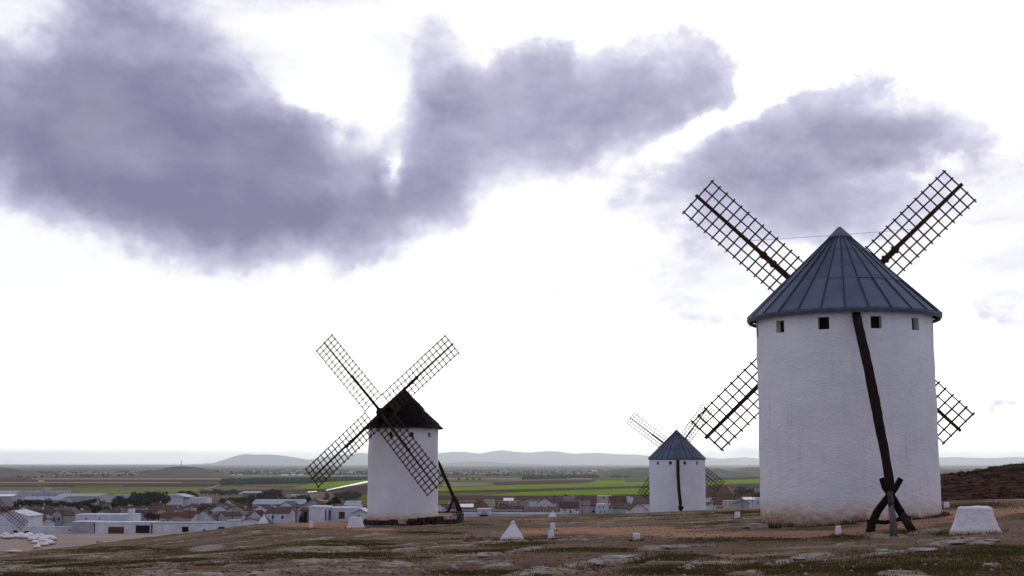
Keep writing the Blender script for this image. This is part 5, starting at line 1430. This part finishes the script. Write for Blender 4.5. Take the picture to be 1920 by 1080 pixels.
def scatter_stones(n, seed, name, m, smin, smax, label, y0=13., y1=100., region=None):
    r2 = np.random.default_rng(seed)
    oc = np.array([(1, 0, 0), (-1, 0, 0), (0, 1, 0), (0, -1, 0), (0, 0, .6), (0, 0, -.6)], float)
    of = np.array([(0, 2, 4), (2, 1, 4), (1, 3, 4), (3, 0, 4), (2, 0, 5), (1, 2, 5), (3, 1, 5), (0, 3, 5)])
    y = y0*np.exp(r2.random(n)*math.log(y1/y0)); x = (r2.random(n)*2-1)*(.43*y+1)
    jr = np.clip(np.searchsorted(rows, y)-1, 0, nr-2); kc = np.clip(((x/half[jr]+1)/2*(NC-1)).astype(int), 0, NC-2)
    z = FZ[jr, kc]; s_ = smin+(smax-smin)*r2.random(n)**4
    p = oc[None]*s_[:, None, None]*(.6+.8*r2.random((n, 6, 1))); a = r2.random(n)*6.283; c_, s2 = np.cos(a)[:, None], np.sin(a)[:, None]
    px = p[..., 0]*c_-p[..., 1]*s2; py = p[..., 0]*s2+p[..., 1]*c_
    v = np.stack([px+x[:, None], py+y[:, None], p[..., 2]+z[:, None]+s_[:, None]*.15], -1)
    f = (of[None]+np.arange(n)[:, None, None]*6).reshape(-1, 3)
    me_ = bpy.data.meshes.new(name); me_.vertices.add(n*6); me_.vertices.foreach_set('co', v.astype(np.float32).ravel())
    me_.loops.add(f.size); me_.loops.foreach_set('vertex_index', f.ravel().astype(np.int32)); me_.polygons.add(len(f)); me_.polygons.foreach_set('loop_start', np.arange(len(f), dtype=np.int32)*3)
    me_.update(calc_edges=True); me_.materials.append(MT[m])
    tag(link(name, me_), label, 'stones', None, 'stuff')
scatter_stones(16000, 8, 'gravel', 'rock_brown', .01, .05, 'loose brown gravel strewn over the hilltop')
scatter_stones(3000, 9, 'pale_pebbles', 'rock', .01, .06, 'pale limestone pebbles strewn over the hilltop')
# heath shrubs on the dark ridge at the right
def heath(n, seed):
    rg = random.Random(seed); mb = MB()
    for _ in range(n):
        y = rg.uniform(128, 300); u = rg.uniform(1740, 2050); x = P(u, 900, y).x; z = gz(x, y); r_ = rg.uniform(.2, .55)
        for _ in range(14):
            d = Vector((rg.gauss(0, 1), rg.gauss(0, 1), abs(rg.gauss(0, .8)))).normalized()*r_*rg.uniform(.5, 1)
            leaf(mb, Vector((x, y, z-.05))+Vector((d.x, d.y, d.z*.75)), r_*.32, rg)
    tag(mb.build('heath_shrubs', MT['shrub']), 'low dark heath shrubs covering the ridge at the right', 'shrubs', None, 'stuff')
heath(900, 12)
def weeds(seed):      # weeds at the foot of the big mill
    rg = random.Random(seed); mb = MB()
    for _ in range(1500):
        a = rg.uniform(0, 6.283); r_ = 3.25+abs(rg.gauss(0, .12)); x, y = CB.x+r_*math.sin(a), CB.y+r_*math.cos(a); z = gz(x, y)
        h = rg.uniform(.04, .20)*(.5+float(vnoise(np.array(a*5), np.array(1.), 3))); w = .02
        mb.quad((x-w, y, z-.03), (x+w, y, z-.03), (x+rg.uniform(-.1, .1), y+rg.uniform(-.1, .1), z+h))
    tag(mb.build('foot_weeds', MT['leaf_dry']), 'dry weeds along the foot of the large windmill', 'weeds', None, 'stuff')
weeds(3)
def marker_weeds(seed):
    rg = random.Random(seed); mb = MB()
    for o in [q for q in bpy.data.objects if q.parent is None and q.name.split('.')[0] in ('whitewashed_block', 'marker_post', 'whitewashed_pyramid', 'boulder', 'stone_step') and q.location.y < 110]:
        src = o if o.type == 'MESH' else o.children[0]
        xs = [v.co.x for v in src.data.vertices]; w = max(xs)-min(xs)
        for _ in range(int(60+220*w)):
            a = rg.uniform(0, 6.283); rr = w*.5*rg.uniform(.95, 1.35)+abs(rg.gauss(0, .05))
            x = o.location.x+rr*math.cos(a); y = o.location.y+w*.35+rr*.8*math.sin(a); z = gz(x, y); h = rg.uniform(.02, .10); t = .010
            mb.quad((x-t, y, z-.02), (x+t, y, z-.02), (x+rg.uniform(-.05, .05), y+rg.uniform(-.05, .05), z+h))
    tag(mb.build('marker_weeds', MT['leaf_dry']), 'tufts of dry weeds round the feet of the white marker stones', 'weeds', None, 'stuff')
marker_weeds(4)

# ================================================================== haze
mb = MB(); mb.box(-62000, 62000, -45, 82000, -53.5, 640)
hz_ = bpy.data.materials.new('haze_air'); hz_.use_nodes = True; t_ = hz_.node_tree; t_.nodes.clear()
o_ = t_.nodes.new('ShaderNodeOutputMaterial'); v_ = t_.nodes.new('ShaderNodeVolumePrincipled')
v_.inputs['Color'].default_value = (.875, .955, 1.0, 1); v_.inputs['Density'].default_value = 2.9e-5; v_.inputs['Anisotropy'].default_value = .80
t_.links.new(v_.outputs[0], o_.inputs['Volume'])
tag(mb.build('haze', hz_), 'pale blue haze over the plain', 'haze', None, 'stuff')

# ================================================================== labels: alike things of a group are told apart by their place
ONES = ['', 'first', 'second', 'third', 'fourth', 'fifth', 'sixth', 'seventh', 'eighth', 'ninth', 'tenth', 'eleventh', 'twelfth', 'thirteenth', 'fourteenth', 'fifteenth', 'sixteenth', 'seventeenth', 'eighteenth', 'nineteenth']
TENS = {2: ('twentieth', 'twenty'), 3: ('thirtieth', 'thirty'), 4: ('fortieth', 'forty'), 5: ('fiftieth', 'fifty')}
def ordinal(n):
    if n < 20: return ONES[n]
    t, o_ = divmod(n, 10); return TENS[t][0] if o_ == 0 else TENS[t][1]+'-'+ONES[o_]
bpy.context.view_layer.update()
same = {}
for o in bpy.data.objects:
    if o.parent is None and 'label' in o and 'kind' not in o: same.setdefault(o['label'], []).append(o)
for lab, lst in same.items():
    if len(lst) < 2 or len(lst) > 59: continue
    lst.sort(key=lambda o: to_px(o.location.x, o.location.y, o.location.z)[0])
    for k, o in enumerate(lst):
        words = lab.split()[:12]
        tail = 'leftmost of them' if k == 0 else ('rightmost of them' if k == len(lst)-1 else ordinal(k+1)+' from the left')
        o['label'] = ' '.join(words)+', '+tail
